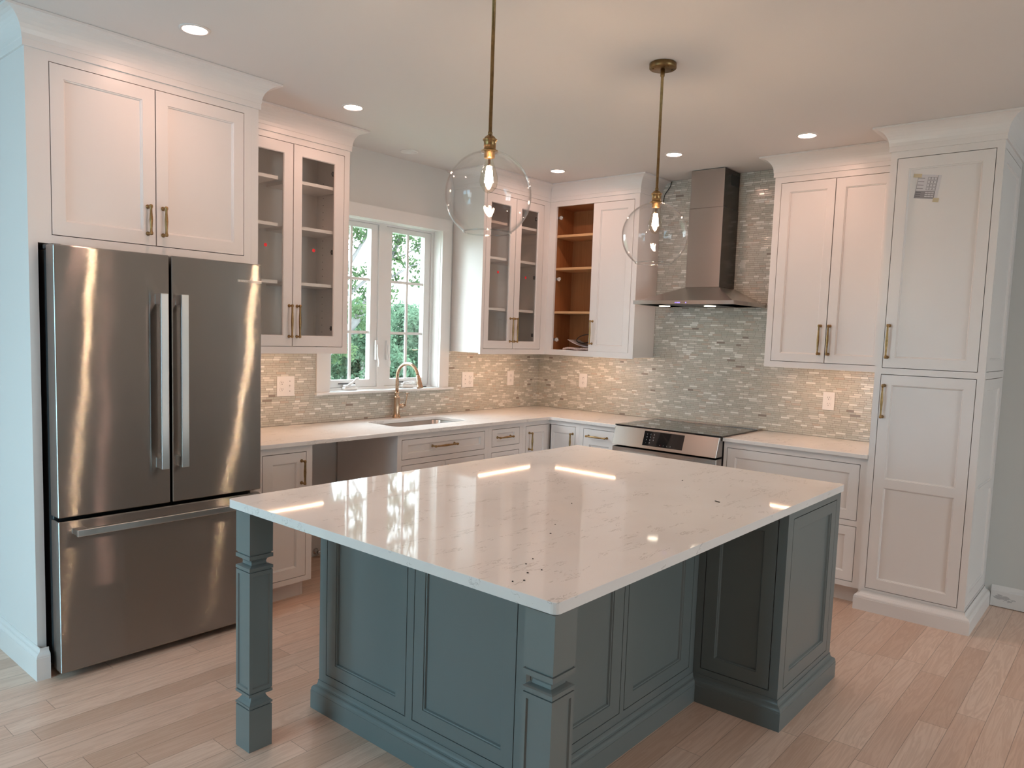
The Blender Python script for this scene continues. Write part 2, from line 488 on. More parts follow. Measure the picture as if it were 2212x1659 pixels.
# ------------------------------------------------------------------ mesh helpers
class MB:
    def __init__(self):
        self.v = []
        self.f = []
        self.smooth = set()
    def add(self, verts, faces, smooth=False):
        b = len(self.v)
        self.v += [tuple(x) for x in verts]
        for f in faces:
            if smooth:
                self.smooth.add(len(self.f))
            self.f.append(tuple(b + i for i in f))
    def box(self, x0, x1, y0, y1, z0, z1):
        x0, x1 = min(x0, x1), max(x0, x1); y0, y1 = min(y0, y1), max(y0, y1); z0, z1 = min(z0, z1), max(z0, z1)
        vv = [(x, y, z) for x in (x0, x1) for y in (y0, y1) for z in (z0, z1)]
        self.add(vv, [(0, 1, 3, 2), (4, 6, 7, 5), (0, 4, 5, 1), (2, 3, 7, 6), (0, 2, 6, 4), (1, 5, 7, 3)])
    def tube(self, pts, r, seg=12, caps=True):
        pts = [Vector(p) for p in pts]
        rs = r if isinstance(r, (list, tuple)) else [r] * len(pts)
        rings = []
        n = None
        for i, p in enumerate(pts):
            t = (pts[min(i + 1, len(pts) - 1)] - pts[max(i - 1, 0)]).normalized()
            if n is None:
                a = Vector((0, 0, 1)) if abs(t.z) < 0.9 else Vector((1, 0, 0))
                n = t.cross(a).normalized()
            else:
                n = (n - t * n.dot(t)).normalized()
            b = t.cross(n)
            rings.append([p + (n * math.cos(2 * PI * k / seg) + b * math.sin(2 * PI * k / seg)) * rs[i] for k in range(seg)])
        vv = [q for rg in rings for q in rg]
        ff = []
        for i in range(len(rings) - 1):
            for k in range(seg):
                k2 = (k + 1) % seg
                ff.append((i * seg + k, i * seg + k2, (i + 1) * seg + k2, (i + 1) * seg + k))
        self.add(vv, ff, True)
        if caps:
            self.add(rings[0], [tuple(range(seg))])
            self.add(rings[-1], [tuple(range(seg))])
    def lathe(self, prof, o=(0, 0, 0), axis=(0, 0, 1), seg=24, caps=True):
        """prof: list of (radius, height along axis)"""
        o = Vector(o); ax = Vector(axis).normalized()
        a = Vector((1, 0, 0)) if abs(ax.x) < 0.9 else Vector((0, 1, 0))
        n = ax.cross(a).normalized(); b = ax.cross(n)
        vv = []
        for r, h in prof:
            for k in range(seg):
                vv.append(o + ax * h + (n * math.cos(2 * PI * k / seg) + b * math.sin(2 * PI * k / seg)) * r)
        ff = []
        for i in range(len(prof) - 1):
            for k in range(seg):
                k2 = (k + 1) % seg
                ff.append((i * seg + k, i * seg + k2, (i + 1) * seg + k2, (i + 1) * seg + k))
        self.add(vv, ff, True)
        if caps:
            for i in (0, len(prof) - 1):
                if prof[i][0] > 1e-6:
                    self.add(vv[i * seg:(i + 1) * seg], [tuple(range(seg))])
    def prism(self, poly, z0, z1):
        """vertical prism over a plan polygon"""
        n = len(poly)
        vv = [(x, y, z0) for x, y in poly] + [(x, y, z1) for x, y in poly]
        ff = [tuple(range(n - 1, -1, -1)), tuple(range(n, 2 * n))]
        ff += [(i, (i + 1) % n, n + (i + 1) % n, n + i) for i in range(n)]
        self.add(vv, ff)
    def sweep(self, path, prof, pre=None, post=None):
        """moulding: prof (outward offset, z) swept along a plan polyline, outward = right of travel, mitred corners"""
        P = [Vector(p) for p in path]
        n = len(P)
        vv = []
        for i in range(n):
            prev = P[i - 1] if i > 0 else (Vector(pre) if pre else None)
            nxt = P[i + 1] if i < n - 1 else (Vector(post) if post else None)
            ns = []
            if prev is not None:
                d = (P[i] - prev).normalized(); ns.append(Vector((d.y, -d.x)))
            if nxt is not None:
                d = (nxt - P[i]).normalized(); ns.append(Vector((d.y, -d.x)))
            if len(ns) == 2:
                mdir = ns[0] + ns[1]
                mdir = mdir * (2.0 / mdir.length_squared) if mdir.length > 1e-6 else ns[0]
            else:
                mdir = ns[0]
            for o, z in prof:
                vv.append((P[i].x + mdir.x * o, P[i].y + mdir.y * o, z))
        k = len(prof)
        ff = []
        for i in range(n - 1):
            for j in range(k):
                j2 = (j + 1) % k
                ff.append((i * k + j, i * k + j2, (i + 1) * k + j2, (i + 1) * k + j))
        ff.append(tuple(range(k)))
        ff.append(tuple((n - 1) * k + j for j in range(k)))
        self.add(vv, ff)
    def build(self, name, mat, parent=None, bevel=0.0, segs=2, loc=None, smooth_angle=None):
        me = bpy.data.meshes.new(name)
        me.from_pydata(self.v, [], self.f)
        for i in self.smooth:
            me.polygons[i].use_smooth = True
        bm = bmesh.new()
        bm.from_mesh(me)
        bmesh.ops.remove_doubles(bm, verts=bm.verts, dist=1e-5) if bevel == 0 else None
        bmesh.ops.recalc_face_normals(bm, faces=bm.faces)
        bm.to_mesh(me)
        bm.free()
        me.materials.append(mat if not isinstance(mat, str) else M[mat])
        o = bpy.data.objects.new(name, me)
        col.objects.link(o)
        if parent is not None:
            o.parent = parent
            o.matrix_parent_inverse = Matrix.Translation(-Vector(parent.location))
        if bevel > 0:
            b = o.modifiers.new('bevel', 'BEVEL')
            b.width = bevel
            b.segments = segs
            b.limit_method = 'ANGLE'
            b.angle_limit = math.radians(40)
            b.harden_normals = False
        return o

def empty(name, loc, label, cat, group=None):
    o = bpy.data.objects.new(name, None)
    o.empty_display_size = 0.05
    o.location = loc
    col.objects.link(o)
    tag(o, label, cat, group)
    return o

def tag(o, label=None, cat=None, group=None, kind=None):
    if label: o['label'] = label
    if cat: o['category'] = cat
    if group: o['group'] = group
    if kind: o['kind'] = kind
    return o

def struct(o):
    o['kind'] = 'structure'
    return o

class Face:
    """a vertical front: u runs left to right for someone facing it, w comes out of it"""
    def __init__(self, facing, plane):
        self.facing, self.plane = facing, plane
    def p(self, u, w, z):
        if self.facing == 'y':      # faces -Y
            return (u, self.plane - w, z)
        return (self.plane - w, -u, z)   # faces -X ; u = -y
    def box(self, mb, u0, u1, w0, w1, z0, z1):
        a = self.p(u0, w0, z0); b = self.p(u1, w1, z1)
        mb.box(a[0], b[0], a[1], b[1], a[2], b[2])
    def quad(self, mb, pts):
        mb.add([self.p(*q) for q in pts], [(0, 1, 2, 3)])

def ring(mb, F, r0, w0, r1, w1):
    """four quads from rectangle r0 at depth w0 to rectangle r1 at depth w1"""
    def c(r, w):
        return [F.p(r[0], w, r[2]), F.p(r[1], w, r[2]), F.p(r[1], w, r[3]), F.p(r[0], w, r[3])]
    a, b = c(r0, w0), c(r1, w1)
    mb.add(a + b, [(i, (i + 1) % 4, 4 + (i + 1) % 4, 4 + i) for i in range(4)])

def plate(mb, F, r, holes, w0=0.0, wb=-0.02):
    """flat board with rectangular through holes"""
    us = sorted({r[0], r[1]} | {h[0] for h in holes} | {h[1] for h in holes})
    zs = sorted({r[2], r[3]} | {h[2] for h in holes} | {h[3] for h in holes})
    for i in range(len(us) - 1):
        for j in range(len(zs) - 1):
            uc, zc = (us[i] + us[i + 1]) / 2, (zs[j] + zs[j + 1]) / 2
            if any(h[0] < uc < h[1] and h[2] < zc < h[3] for h in holes):
                continue
            for w in (w0, wb):
                F.quad(mb, [(us[i], w, zs[j]), (us[i + 1], w, zs[j]), (us[i + 1], w, zs[j + 1]), (us[i], w, zs[j + 1])])
    ring(mb, F, r, w0, r, wb)
    for h in holes:
        ring(mb, F, h, w0, h, wb)

def inset(r, d):
    return (r[0] + d, r[1] - d, r[2] + d, r[3] - d)

def shaker(F, r, panels, name='door', mat='cabinet', parent=None, thick=0.02, depth=0.011, glass=False):
    """inset door: flat frame, small bead, recessed panel(s)"""
    mb = MB()
    us = sorted({r[0], r[1]} | {h[0] for h in panels} | {h[1] for h in panels})
    zs = sorted({r[2], r[3]} | {h[2] for h in panels} | {h[3] for h in panels})
    for i in range(len(us) - 1):
        for j in range(len(zs) - 1):
            uc, zc = (us[i] + us[i + 1]) / 2, (zs[j] + zs[j + 1]) / 2
            if any(h[0] < uc < h[1] and h[2] < zc < h[3] for h in panels):
                continue
            F.quad(mb, [(us[i], 0, zs[j]), (us[i + 1], 0, zs[j]), (us[i + 1], 0, zs[j + 1]), (us[i], 0, zs[j + 1])])
            if glass:
                F.quad(mb, [(us[i], -thick, zs[j]), (us[i + 1], -thick, zs[j]), (us[i + 1], -thick, zs[j + 1]), (us[i], -thick, zs[j + 1])])
    ring(mb, F, r, 0, r, -thick)
    if not glass:
        F.quad(mb, [(r[0], -thick, r[2]), (r[1], -thick, r[2]), (r[1], -thick, r[3]), (r[0], -thick, r[3])])
    for h in panels:
        if glass:
            h2 = inset(h, 0.004)
            ring(mb, F, h, 0, h2, -0.004)
            ring(mb, F, h2, -0.004, h2, -0.012)
            ring(mb, F, h2, -0.012, h, -thick)
        else:
            h1 = inset(h, 0.0015); h2 = inset(h, 0.005); h3 = inset(h, 0.008)
            ring(mb, F, h, 0, h1, -0.004)
            ring(mb, F, h1, -0.004, h2, -0.005)
            ring(mb, F, h2, -0.005, h3, -depth)
            F.quad(mb, [(h3[0], -depth, h3[2]), (h3[1], -depth, h3[2]), (h3[1], -depth, h3[3]), (h3[0], -depth, h3[3])])
    return mb.build(name, mat, parent)

def handle(F, u, z, length, vertical, parent, mat='brass'):
    """bar pull: two rosetted posts and a bar swelling in the middle"""
    mb = MB()
    st = 0.034
    h = length / 2
    along = (lambda s: F.p(u, st, z + s)) if vertical else (lambda s: F.p(u + s, st, z))
    axis = Vector(along(1.0)) - Vector(along(0.0))
    prof = [(0.001, -h - 0.009), (0.0065, -h - 0.007), (0.0082, -h - 0.003), (0.0082, -h + 0.004), (0.0062, -h + 0.007), (0.0054, -h + 0.012),
            (0.0056, -h * 0.6), (0.0074, -h * 0.2), (0.0080, 0.0), (0.0074, h * 0.2), (0.0056, h * 0.6),
            (0.0054, h - 0.012), (0.0062, h - 0.007), (0.0082, h - 0.004), (0.0082, h + 0.003), (0.0065, h + 0.007), (0.001, h + 0.009)]
    mb.lathe(prof, along(0.0), axis, 14)
    for s in (-h, h):
        b = Vector(F.p(u, 0.0, z + s)) if vertical else Vector(F.p(u + s, 0.0, z))
        out_dir = Vector(F.p(0, 1, 0)) - Vector(F.p(0, 0, 0))
        mb.lathe([(0.0098, 0.0), (0.0098, 0.003), (0.0062, 0.006), (0.0052, 0.012), (0.0052, st)], b, out_dir, 12)
    return mb.build('handle', mat, parent)

def carcass(F, u0, u1, z0, z1, depth, parent, mat='cabinet', t=0.018, w_front=-0.02, name='carcass', back=True):
    mb = MB()
    F.box(mb, u0, u0 + t, w_front, -depth, z0, z1)
    F.box(mb, u1 - t, u1, w_front, -depth, z0, z1)
    F.box(mb, u0 + t, u1 - t, w_front, -depth, z0, z0 + t)
    F.box(mb, u0 + t, u1 - t, w_front, -depth, z1 - t, z1)
    if back:
        F.box(mb, u0 + t, u1 - t, -depth + 0.008, -depth, z0 + t, z1 - t)
    return mb.build(name, mat, parent)

GAP = 0.0034
def hole(r):
    return (r[0] - GAP, r[1] + GAP, r[2] - GAP, r[3] + GAP)

H = 2.773
CT = 0.914
ZF, ZC = 2.642, 2.672         # frieze bottom and top
def crown_profile(a=0.086):
    pr = [(0.0, ZF), (0.009, ZF), (0.009, ZC - 0.002), (0.011, ZC)]
    n = 8
    for i in range(n + 1):       # concave cove
        t = i / n * PI / 2
        pr.append((0.011 + (a - 0.017) * (1 - math.cos(t)), ZC + (H - 0.011 - ZC) * math.sin(t)))
    pr += [(a, H - 0.011), (a, H - 0.001), (0.0, H - 0.001)]
    return pr

def base_profile(a, h, top=0.036):
    """plinth board capped by a half-round bead and a cove"""
    b = h - top
    k = min(1.0, a / 0.024)
    pr = [(0.0, 0.0), (a, 0.0), (a, b - 0.001), (a - 0.0015, b), (a - 0.0015, b + 0.0025)]
    r1 = top * 0.42
    for i in range(1, 7):        # bead
        t = i / 6 * PI / 2
        pr.append((a - 0.0015 - 0.50 * a * (1 - math.cos(t)), b + 0.0025 + r1 * math.sin(t)))
    z0, o0 = pr[-1][1], pr[-1][0]
    pr.append((o0 - 0.001, z0 + 0.0015))
    z0 += 0.0015; o0 -= 0.001
    for i in range(1, 6):        # cove
        t = i / 5 * PI / 2
        pr.append((o0 - (o0 - 0.003) * math.sin(t), z0 + (h - 0.003 - z0) * (1 - math.cos(t))))
    pr += [(0.003, h), (0.0, h)]
    return pr

random.seed(7)

# ------------------------------------------------------------------ room shell
X0, Y0 = -7.2, -8.2
mb = MB(); mb.box(X0, 0.15, Y0, 0.15, -0.12, 0.0)
struct(mb.build('floor', 'floor'))
mb = MB(); mb.box(X0 - 0.15, 0.15, Y0 - 0.15, 0.15, H, H + 0.12)
struct(mb.build('ceiling', 'ceiling'))

def wall_with_holes(name, F, u0, u1, holes, mat, thick=0.15):
    mb = MB()
    plate(mb, F, (u0, u1, 0.0, H), holes, 0.0, -thick)
    return struct(mb.build(name, mat))

WX0, WX1, WZ0, WZ1 = -2.271, -1.250, 1.118, 2.312    # window opening
FL = Face('y', 0.0)
wall_with_holes('wall_left', FL, X0, 0.15, [(WX0, WX1, 1.0995, WZ1)], 'wall')
FR = Face('x', 0.0)
# right wall (range wall); u = -y ; a narrow sidelight window far down the wall, out of the picture
wall_with_holes('wall_right', FR, 0.0, -Y0, [(6.55, 6.85, 0.10, 2.15)], 'wall_grey')
# rear wall and the wall of the open room behind the camera, both with big windows
class FaceB(Face):
    def p(self, u, w, z):
        if self.facing == 'y':
            return (u, self.plane + w, z)     # faces +Y
        return (self.plane + w, u, z)         # faces +X ; u = y
wall_with_holes('wall_back', FaceB('y', Y0), X0, 0.0, [(-3.4, -1.9, 0.6, 2.2)], 'wall_grey')
wall_with_holes('wall_front', FaceB('x', X0), Y0, 0.0, [(-1.95, -0.80, 0.1, 2.2)], 'wall')

def far_window(n, F, r, glass='pane'):
    mb = MB()
    plate(mb, F, r, [inset((r[0], (r[0] + r[1]) / 2, r[2], r[3]), 0.05), inset(((r[0] + r[1]) / 2, r[1], r[2], r[3]), 0.05)], -0.05, -0.11)
    w = struct(mb.build('window_%d' % n if n < 9 else 'sidelight_1', 'vinyl'))
    mb = MB()
    F.box(mb, r[0] + 0.04, r[1] - 0.04, -0.077, -0.083, r[2] + 0.04, r[3] - 0.04)
    mb.build('pane', glass, w)
far_window(2, FaceB('y', Y0), (-3.4, -1.9, 0.6, 2.2))
far_window(3, FaceB('x', X0), (-1.95, -0.80, 0.1, 2.2), 'pane_light_tint')
far_window(9, FR, (6.55, 6.85, 0.10, 2.15))

# sky portals: sampling aids for the sky light that enters through the real openings
def portal(F, r, wout):
    a = Vector(F.p((r[0] + r[1]) / 2, wout, (r[2] + r[3]) / 2))
    inn = (Vector(F.p(0, 1, 0)) - Vector(F.p(0, 0, 0)))
    ld = bpy.data.lights.new('sky_portal', 'AREA')
    ld.shape = 'RECTANGLE'
    ld.size = abs(r[1] - r[0]); ld.size_y = r[3] - r[2]
    ld.cycles.is_portal = True
    o = bpy.data.objects.new('sky_portal', ld)
    z = -inn
    y = Vector((0, 0, 1)); x = y.cross(z)
    mm = Matrix.Identity(4)
    for i in range(3):
        mm[i][0], mm[i][1], mm[i][2], mm[i][3] = x[i], y[i], z[i], a[i]
    o.matrix_world = mm
    col.objects.link(o)
portal(FL, (WX0, WX1, WZ0, WZ1), -0.16)
portal(FaceB('y', Y0), (-3.4, -1.9, 0.6, 2.2), -0.16)
portal(FaceB('x', X0), (-1.95, -0.80, 0.1, 2.2), -0.16)
portal(FR, (6.55, 6.85, 0.10, 2.15), -0.16)

# baseboard of the right wall beyond the pantry
mb = MB()
bp = [(0.0, 0.004), (0.016, 0.004), (0.016, 0.098), (0.012, 0.104), (0.010, 0.112), (0.006, 0.120), (0.0, 0.130)]
mb.sweep([(0.0, -3.592), (0.0, -6.1)], bp)
struct(mb.build('baseboard_right', 'baseboard'))

# ------------------------------------------------------------------ window over the sink
win = MB()
plate(win, FL, (WX0, WX1, WZ0, WZ1), [(WX0 + 0.022, -1.788, WZ0 + 0.016, WZ1 - 0.016), (-1.722, WX1 - 0.022, WZ0 + 0.016, WZ1 - 0.016)], -0.075, -0.14)
win = struct(win.build('window_1', 'vinyl'))
def sash(u0, u1):
    z0, z1 = WZ0 + 0.018, WZ1 - 0.018
    g = (u0 + 0.062, u1 - 0.062, z0 + 0.052, z1 - 0.034)
    mb = MB()
    plate(mb, FL, (u0, u1, z0, z1), [g], -0.088, -0.132)
    # sloped glazing lip
    s = mb.build('sash', 'vinyl', win, 0.003, 1)
    mb = MB()
    FL.box(mb, g[0] - 0.005, g[1] + 0.005, -0.108, -0.113, g[2] - 0.005, g[3] + 0.005)
    mb.build('pane', 'pane', s)
    mb = MB()
    uc = (g[0] + g[1]) / 2
    FL.box(mb, uc - 0.010, uc + 0.010, -0.097, -0.107, g[2] - 0.002, g[3] + 0.002)
    for k in (1.526, 1.902):
        FL.box(mb, g[0] - 0.002, g[1] + 0.002, -0.0965, -0.1065, k - 0.010, k + 0.010)
    mb.build('muntin', 'vinyl', s)
    return s
sash(WX0 + 0.024, -1.790)
sash(-1.720, WX1 - 0.024)
def crank(uc, folded):
    mb = MB()
    z = WZ0 + 0.001
    FL.box(mb, uc - 0.058, uc + 0.058, -0.040, -0.076, z, z + 0.020)
    FL.box(mb, uc - 0.050, uc + 0.045, -0.044, -0.076, z + 0.018, z + 0.036)
    c = mb.build('crank_housing', 'vinyl', win, 0.006, 2)
    mb = MB()
    if folded:
        mb.tube([FL.p(uc - 0.045, -0.042, z + 0.040), FL.p(uc + 0.02, -0.040, z + 0.044), FL.p(uc + 0.055, -0.042, z + 0.040)], [0.007, 0.006, 0.008])
    else:
        mb.tube([FL.p(uc - 0.025, -0.042, z + 0.034), FL.p(uc + 0.010, -0.032, z + 0.056), FL.p(uc + 0.034, -0.028, z + 0.080)], [0.010, 0.0075, 0.009])
        mb.tube([FL.p(uc + 0.034, -0.030, z + 0.080), FL.p(uc + 0.046, -0.016, z + 0.084)], 0.008)
    mb.build('crank_handle', 'vinyl', c)
    mb = MB()
    FL.box(mb, uc - 0.080, uc + 0.062, -0.078, -0.086, z + 0.040, z + 0.047)
    mb.build('crank_arm', 'darkgrey', c)
crank(-2.045, False)
crank(-1.515, True)
for u, tz in ((-1.806, 1.31), (-1.705, 1.31)):
    mb = MB()
    FL.box(mb, u - 0.010, u + 0.010, -0.060, -0.076, tz + 0.02, tz + 0.16)
    mb.tube([FL.p(u, -0.056, tz + 0.13), FL.p(u, -0.050, tz + 0.05), FL.p(u + 0.006, -0.040, tz), FL.p(u - 0.004, -0.034, tz - 0.03)], [0.004, 0.005, 0.007, 0.007])
    mb.build('latch', 'vinyl', win, 0.0)
# casing and stool
mb = MB()
CX0, CX1, CZ1 = -2.375, -1.152, 2.402
plate(mb, FL, (CX0, CX1, WZ0 + 0.0005, CZ1), [(WX0, WX1, WZ0 + 0.0005, WZ1)], 0.020, 0.0)
# jamb liner
for (a, b, c, d) in ((WX0 - 0.002, WX0 + 0.003, WZ0, WZ1), (WX1 - 0.003, WX1 + 0.002, WZ0, WZ1), (WX0, WX1, WZ1 - 0.003, WZ1 + 0.002)):
    FL.box(mb, a, b, 0.0, -0.076, c, d)
struct(mb.build('trim_1', 'trim', None, 0.002, 1))
mb = MB()
FL.box(mb, CX0 - 0.012, -1.105, 0.038, 0.0005, 1.100, WZ0)
FL.box(mb, WX0 + 0.0005, WX1 - 0.0005, 0.0005, -0.149, 1.100, WZ0 - 0.0003)
struct(mb.build('trim_2', 'trim', None, 0.004, 2))

# ------------------------------------------------------------------ tile backsplashes
mb = MB()
ZB = 1.398
plate(mb, FL, (-3.188, -0.009, CT + 0.001, ZB), [], 0.009, 0.001) if False else None
for (a, b, c, d) in ((-3.186, CX0 - 0.001, CT + 0.001, ZB - 0.001), (CX0 - 0.001, -1.1515, CT + 0.001, 1.0995), (-1.1515, -0.010, CT + 0.001, ZB - 0.001)):
    FL.box(mb, a, b, 0.009, 0.001, c, d)
tag(mb.build('tile_backsplash', 'tile_x'), 'linear mosaic tile backsplash around the window above the sink counter', 'backsplash')
mb = MB()
for (a, b, c, d) in ((0.001, 1.1735, CT + 0.001, ZB - 0.001), (1.1735, 2.2155, CT + 0.001, H - 0.002), (2.2155, 3.000, CT + 0.001, ZB - 0.001)):
    FR.box(mb, a, b, 0.009, 0.001, c, d)
tag(mb.build('tile_backsplash', 'tile_y'), 'linear mosaic tile backsplash behind the range, rising to the ceiling around the hood', 'backsplash')

# ------------------------------------------------------------------ refrigerator surround with cabinet over the fridge
SX0, SX1, SY = -4.235, -3.188, -0.652
F = Face('y', SY)
root = empty('refrigerator_cabinet', (-3.71, -0.33, 0), 'tall white cabinet surround built around and above the steel refrigerator', 'cabinet')
mb = MB()
mb.box(SX0, -4.200, -0.001, SY, 0.0, ZF + 0.02)
mb.build('side_panel', 'cabinet', root)
mb = MB()
mb.box(-3.228, SX1, -0.010, SY, 0.0, ZF + 0.02)
mb.build('side_panel', 'cabinet', root)
dz = (1.901, 2.603)
D1 = (-4.144, -3.7125, dz[0], dz[1]); D2 = (-3.7075, -3.270, dz[0], dz[1])
mb = MB()
plate(mb, F, (-4.200, -3.228, 1.862, ZF + 0.02), [(D1[0] - GAP, D2[1] + GAP, dz[0] - GAP, dz[1] + GAP)], -0.0004, -0.02)
mb.build('face_frame', 'cabinet', root)
carcass(F, -4.199, -3.229, 1.864, ZF + 0.01, 0.62, root)
d = shaker(F, D1, [(-4.092, -3.768, 1.960, 2.547)], parent=root)
handle(F, -3.748, 2.013, 0.122, True, d)
d = shaker(F, D2, [(-3.653, -3.322, 1.960, 2.547)], parent=root)
handle(F, -3.678, 2.013, 0.122, True, d)
mb = MB()
mb.sweep([(SX0, -0.002), (SX0, SY), (SX1, SY), (SX1, -0.334)], crown_profile())
mb.build('crown_molding', 'cabinet', root)
mb = MB()
mb.sweep([(SX0, -0.002), (SX0, -0.688), (-4.203, -0.688)], base_profile(0.022, 0.135))
mb.box(SX0, -4.203, SY, -0.688, 0, 0.1)
mb.build('base_molding', 'cabinet', root)

# ------------------------------------------------------------------ refrigerator
FY = -0.790
F = Face('y', FY)
root = empty('refrigerator', (-3.72, -0.4, 0), 'brushed stainless steel french door refrigerator with bottom freezer drawer', 'refrigerator')
mb = MB()
mb.box(-4.176, -3.262, -0.03, -0.690, 0.03, 1.836)
mb.box(-4.13, -3.31, -0.06, -0.66, 0.0, 0.03)
mb.build('body', 'darkgrey', root, 0.004, 1)
def fdoor(u0, u1, z0, z1, name):
    mb = MB()
    F.box(mb, u0, u1, 0.0, -0.085, z0, z1)
    return mb.build(name, 'fridge', root, 0.006, 3)
def fhandle(u0, u1, z0, z1, vertical, parent):
    mb = MB()
    if vertical:
        F.box(mb, u0, u1, 0.046, 0.064, z0, z1)
        for a, b in ((z0, z0 + 0.05), (z1 - 0.05, z1)):
            F.box(mb, u0 + 0.003, u1 - 0.003, 0.0, 0.048, a + 0.001, b - 0.001)
    else:
        F.box(mb, u0, u1, 0.046, 0.064, z0, z1)
        for a, b in ((u0, u0 + 0.05), (u1 - 0.05, u1)):
            F.box(mb, a + 0.001, b - 0.001, 0.0, 0.048, z0 + 0.003, z1 - 0.003)
    return mb.build('handle', 'fridge_handle', parent, 0.0025, 2)
dl = fdoor(-4.190, -3.7155, 0.712, 1.851, 'door')
fhandle(-3.783, -3.749, 0.883, 1.676, True, dl)
dr = fdoor(-3.7055, -3.249, 0.712, 1.851, 'door')
fhandle(-3.690, -3.656, 0.883, 1.676, True, dr)
fd = fdoor(-4.190, -3.249, 0.036, 0.697, 'freezer_drawer')
fhandle(-4.138, -3.301, 0.637, 0.667, False, fd)
mb = MB()
F.box(mb, -3.381, -3.249, 0.0016, -0.002, 1.756, 1.7695)
mb.build('name_badge', 'badge', dr, 0.001, 1)

def text_mesh(s, size, name, mat, parent, F, u, w, z, extrude=0.0006, lean=0.0, align='LEFT'):
    cu = bpy.data.curves.new('lettering', 'FONT')
    cu.body = s
    cu.size = size
    cu.extrude = extrude
    cu.align_x = align
    tmp = bpy.data.objects.new('lettering', cu)
    col.objects.link(tmp)
    dg = bpy.context.evaluated_depsgraph_get()
    me = bpy.data.meshes.new_from_object(tmp.evaluated_get(dg))
    bpy.data.objects.remove(tmp)
    for v in me.vertices:
        x, y, zz = v.co
        v.co = Vector(F.p(u + x, w + zz + lean * y, z + y))
    me.materials.clear()
    me.materials.append(M[mat])
    o = bpy.data.objects.new(name, me)
    col.objects.link(o)
    if parent is not None:
        o.parent = parent
        o.matrix_parent_inverse = Matrix.Translation(-Vector(parent.matrix_world.translation)) if parent.parent is None else Matrix.Translation(-Vector(parent.parent.location))
    return o

def part_of(parent_part, o):
    """hang a finished mesh under a part that itself hangs under a thing"""
    o.parent = parent_part
    o.matrix_parent_inverse = Matrix.Identity(4)
    return o
# lettering and round emblem on the badge
t = text_mesh('BOSCH', 0.0108, 'badge_lettering', 'badge_text', None, F, -3.362, 0.0018, 1.7590)
part_of(dr, t)
mb = MB()
cpt = Vector(F.p(-3.371, 0.0018, 1.7628))
circ = [cpt + Vector((0.0042 * math.cos(2 * PI * k / 20), 0, 0.0042 * math.sin(2 * PI * k / 20))) for k in range(21)]
mb.tube(circ, 0.0006, 6, False)
mb.tube([cpt + Vector((-0.0018, 0, -0.003)), cpt + Vector((-0.0018, 0, 0.003))], 0.0006, 6)
mb.tube([cpt + Vector((0.0018, 0, -0.003)), cpt + Vector((0.0018, 0, 0.003))], 0.0006, 6)
mb.tube([cpt + Vector((-0.0018, 0, 0)), cpt + Vector((0.0018, 0, 0))], 0.0006, 6)
part_of(dr, mb.build('badge_emblem', 'badge_text'))
mb = MB()
mb.box(-4.186, -4.150, -0.660, -0.790 + 0.025, 1.8365, 1.8545)
mb.build('hinge_cover', 'darkgrey', root, 0.003, 1)

# ------------------------------------------------------------------ wall cabinets
DU = -0.3227
ZU = 1.3885
FUL = Face('y', DU)
FUR = Face('x', DU)

def glass_door(F, r, g, parent, hu, sticker=None, hinge_side=None):
    d = shaker(F, r, [g], parent=parent, glass=True)
    mb = MB()
    F.box(mb, g[0] - 0.001, g[1] + 0.001, -0.0135, -0.0165, g[2] - 0.001, g[3] + 0.001)
    part_of(d, mb.build('glass_pane', 'glass'))
    h = handle(F, hu, 1.580, 0.180, True, None); part_of(d, h)
    if sticker:
        mb = MB()
        mb.lathe([(0.0105, 0.0), (0.0105, 0.0008)], F.p(sticker[0], -0.0133, sticker[1]), Vector(F.p(0, 1, 0)) - Vector(F.p(0, 0, 0)), 20)
        s = mb.build('round_sticker', 'red'); s['label'] = 'red dot sticker'; part_of(d, s)
    if hinge_side is not None:
        for z in (1.545, 2.015, 2.49):
            mb = MB()
            F.box(mb, hinge_side - 0.016, hinge_side + 0.016, -0.024, -0.040, z - 0.014, z + 0.014)
            F.box(mb, hinge_side - 0.022, hinge_side + 0.006, -0.026, -0.036, z - 0.005, z + 0.005)
            part_of(d, mb.build('hinge', 'darkgrey', None, 0.002, 1))
    return d

def shelf_holes(F, u, w, zs, parent):
    first = None
    for z in zs:
        if first is None:
            mb = MB()
            mb.lathe([(0.003, -0.0005), (0.003, 0.0006)], F.p(u, w, z), Vector(F.p(-1, 0, 0)) - Vector(F.p(0, 0, 0)), 8)
            first, z0 = mb.build('shelf_pin_hole', 'slot', parent), z
        else:
            c = first.copy()
            col.objects.link(c)
            c.location = first.location + Vector((0, 0, z - z0))

# --- glass cabinet between fridge and window
GX0, GX1 = -3.1875, -2.3625
root = empty('wall_cabinet', (-2.775, -0.16, 1.3885), 'white wall cabinet with two glass doors between the refrigerator and the window', 'cabinet')
D1 = (-3.122, -2.7655, 1.433, 2.604); D2 = (-2.7600, -2.404, 1.433, 2.604)
mb = MB()
plate(mb, FUL, (GX0, GX1, ZU, ZF + 0.02), [(D1[0] - GAP, D2[1] + GAP, D1[2] - GAP, D1[3] + GAP)], 0.0, -0.02)
mb.build('face_frame', 'cabinet', root)
carcass(FUL, GX0, GX1, 1.398, ZF + 0.01, -DU - 0.002, root)
glass_door(FUL, D1, (-3.064, -2.823, 1.493, 2.546), root, -2.786, (-2.935, 2.009))
glass_door(FUL, D2, (-2.705, -2.467, 1.493, 2.546), root, -2.733, (-2.611, 2.010), -2.452)
for zt in (2.410, 2.144, 1.815):
    for a, b in ((GX0 + 0.022, -2.846), (-2.752, GX1 - 0.022)):
        mb = MB()
        FUL.box(mb, a, b, -0.030, -0.305, zt - 0.019, zt)
        mb.build('shelf', 'cabinet', root)
mb = MB()
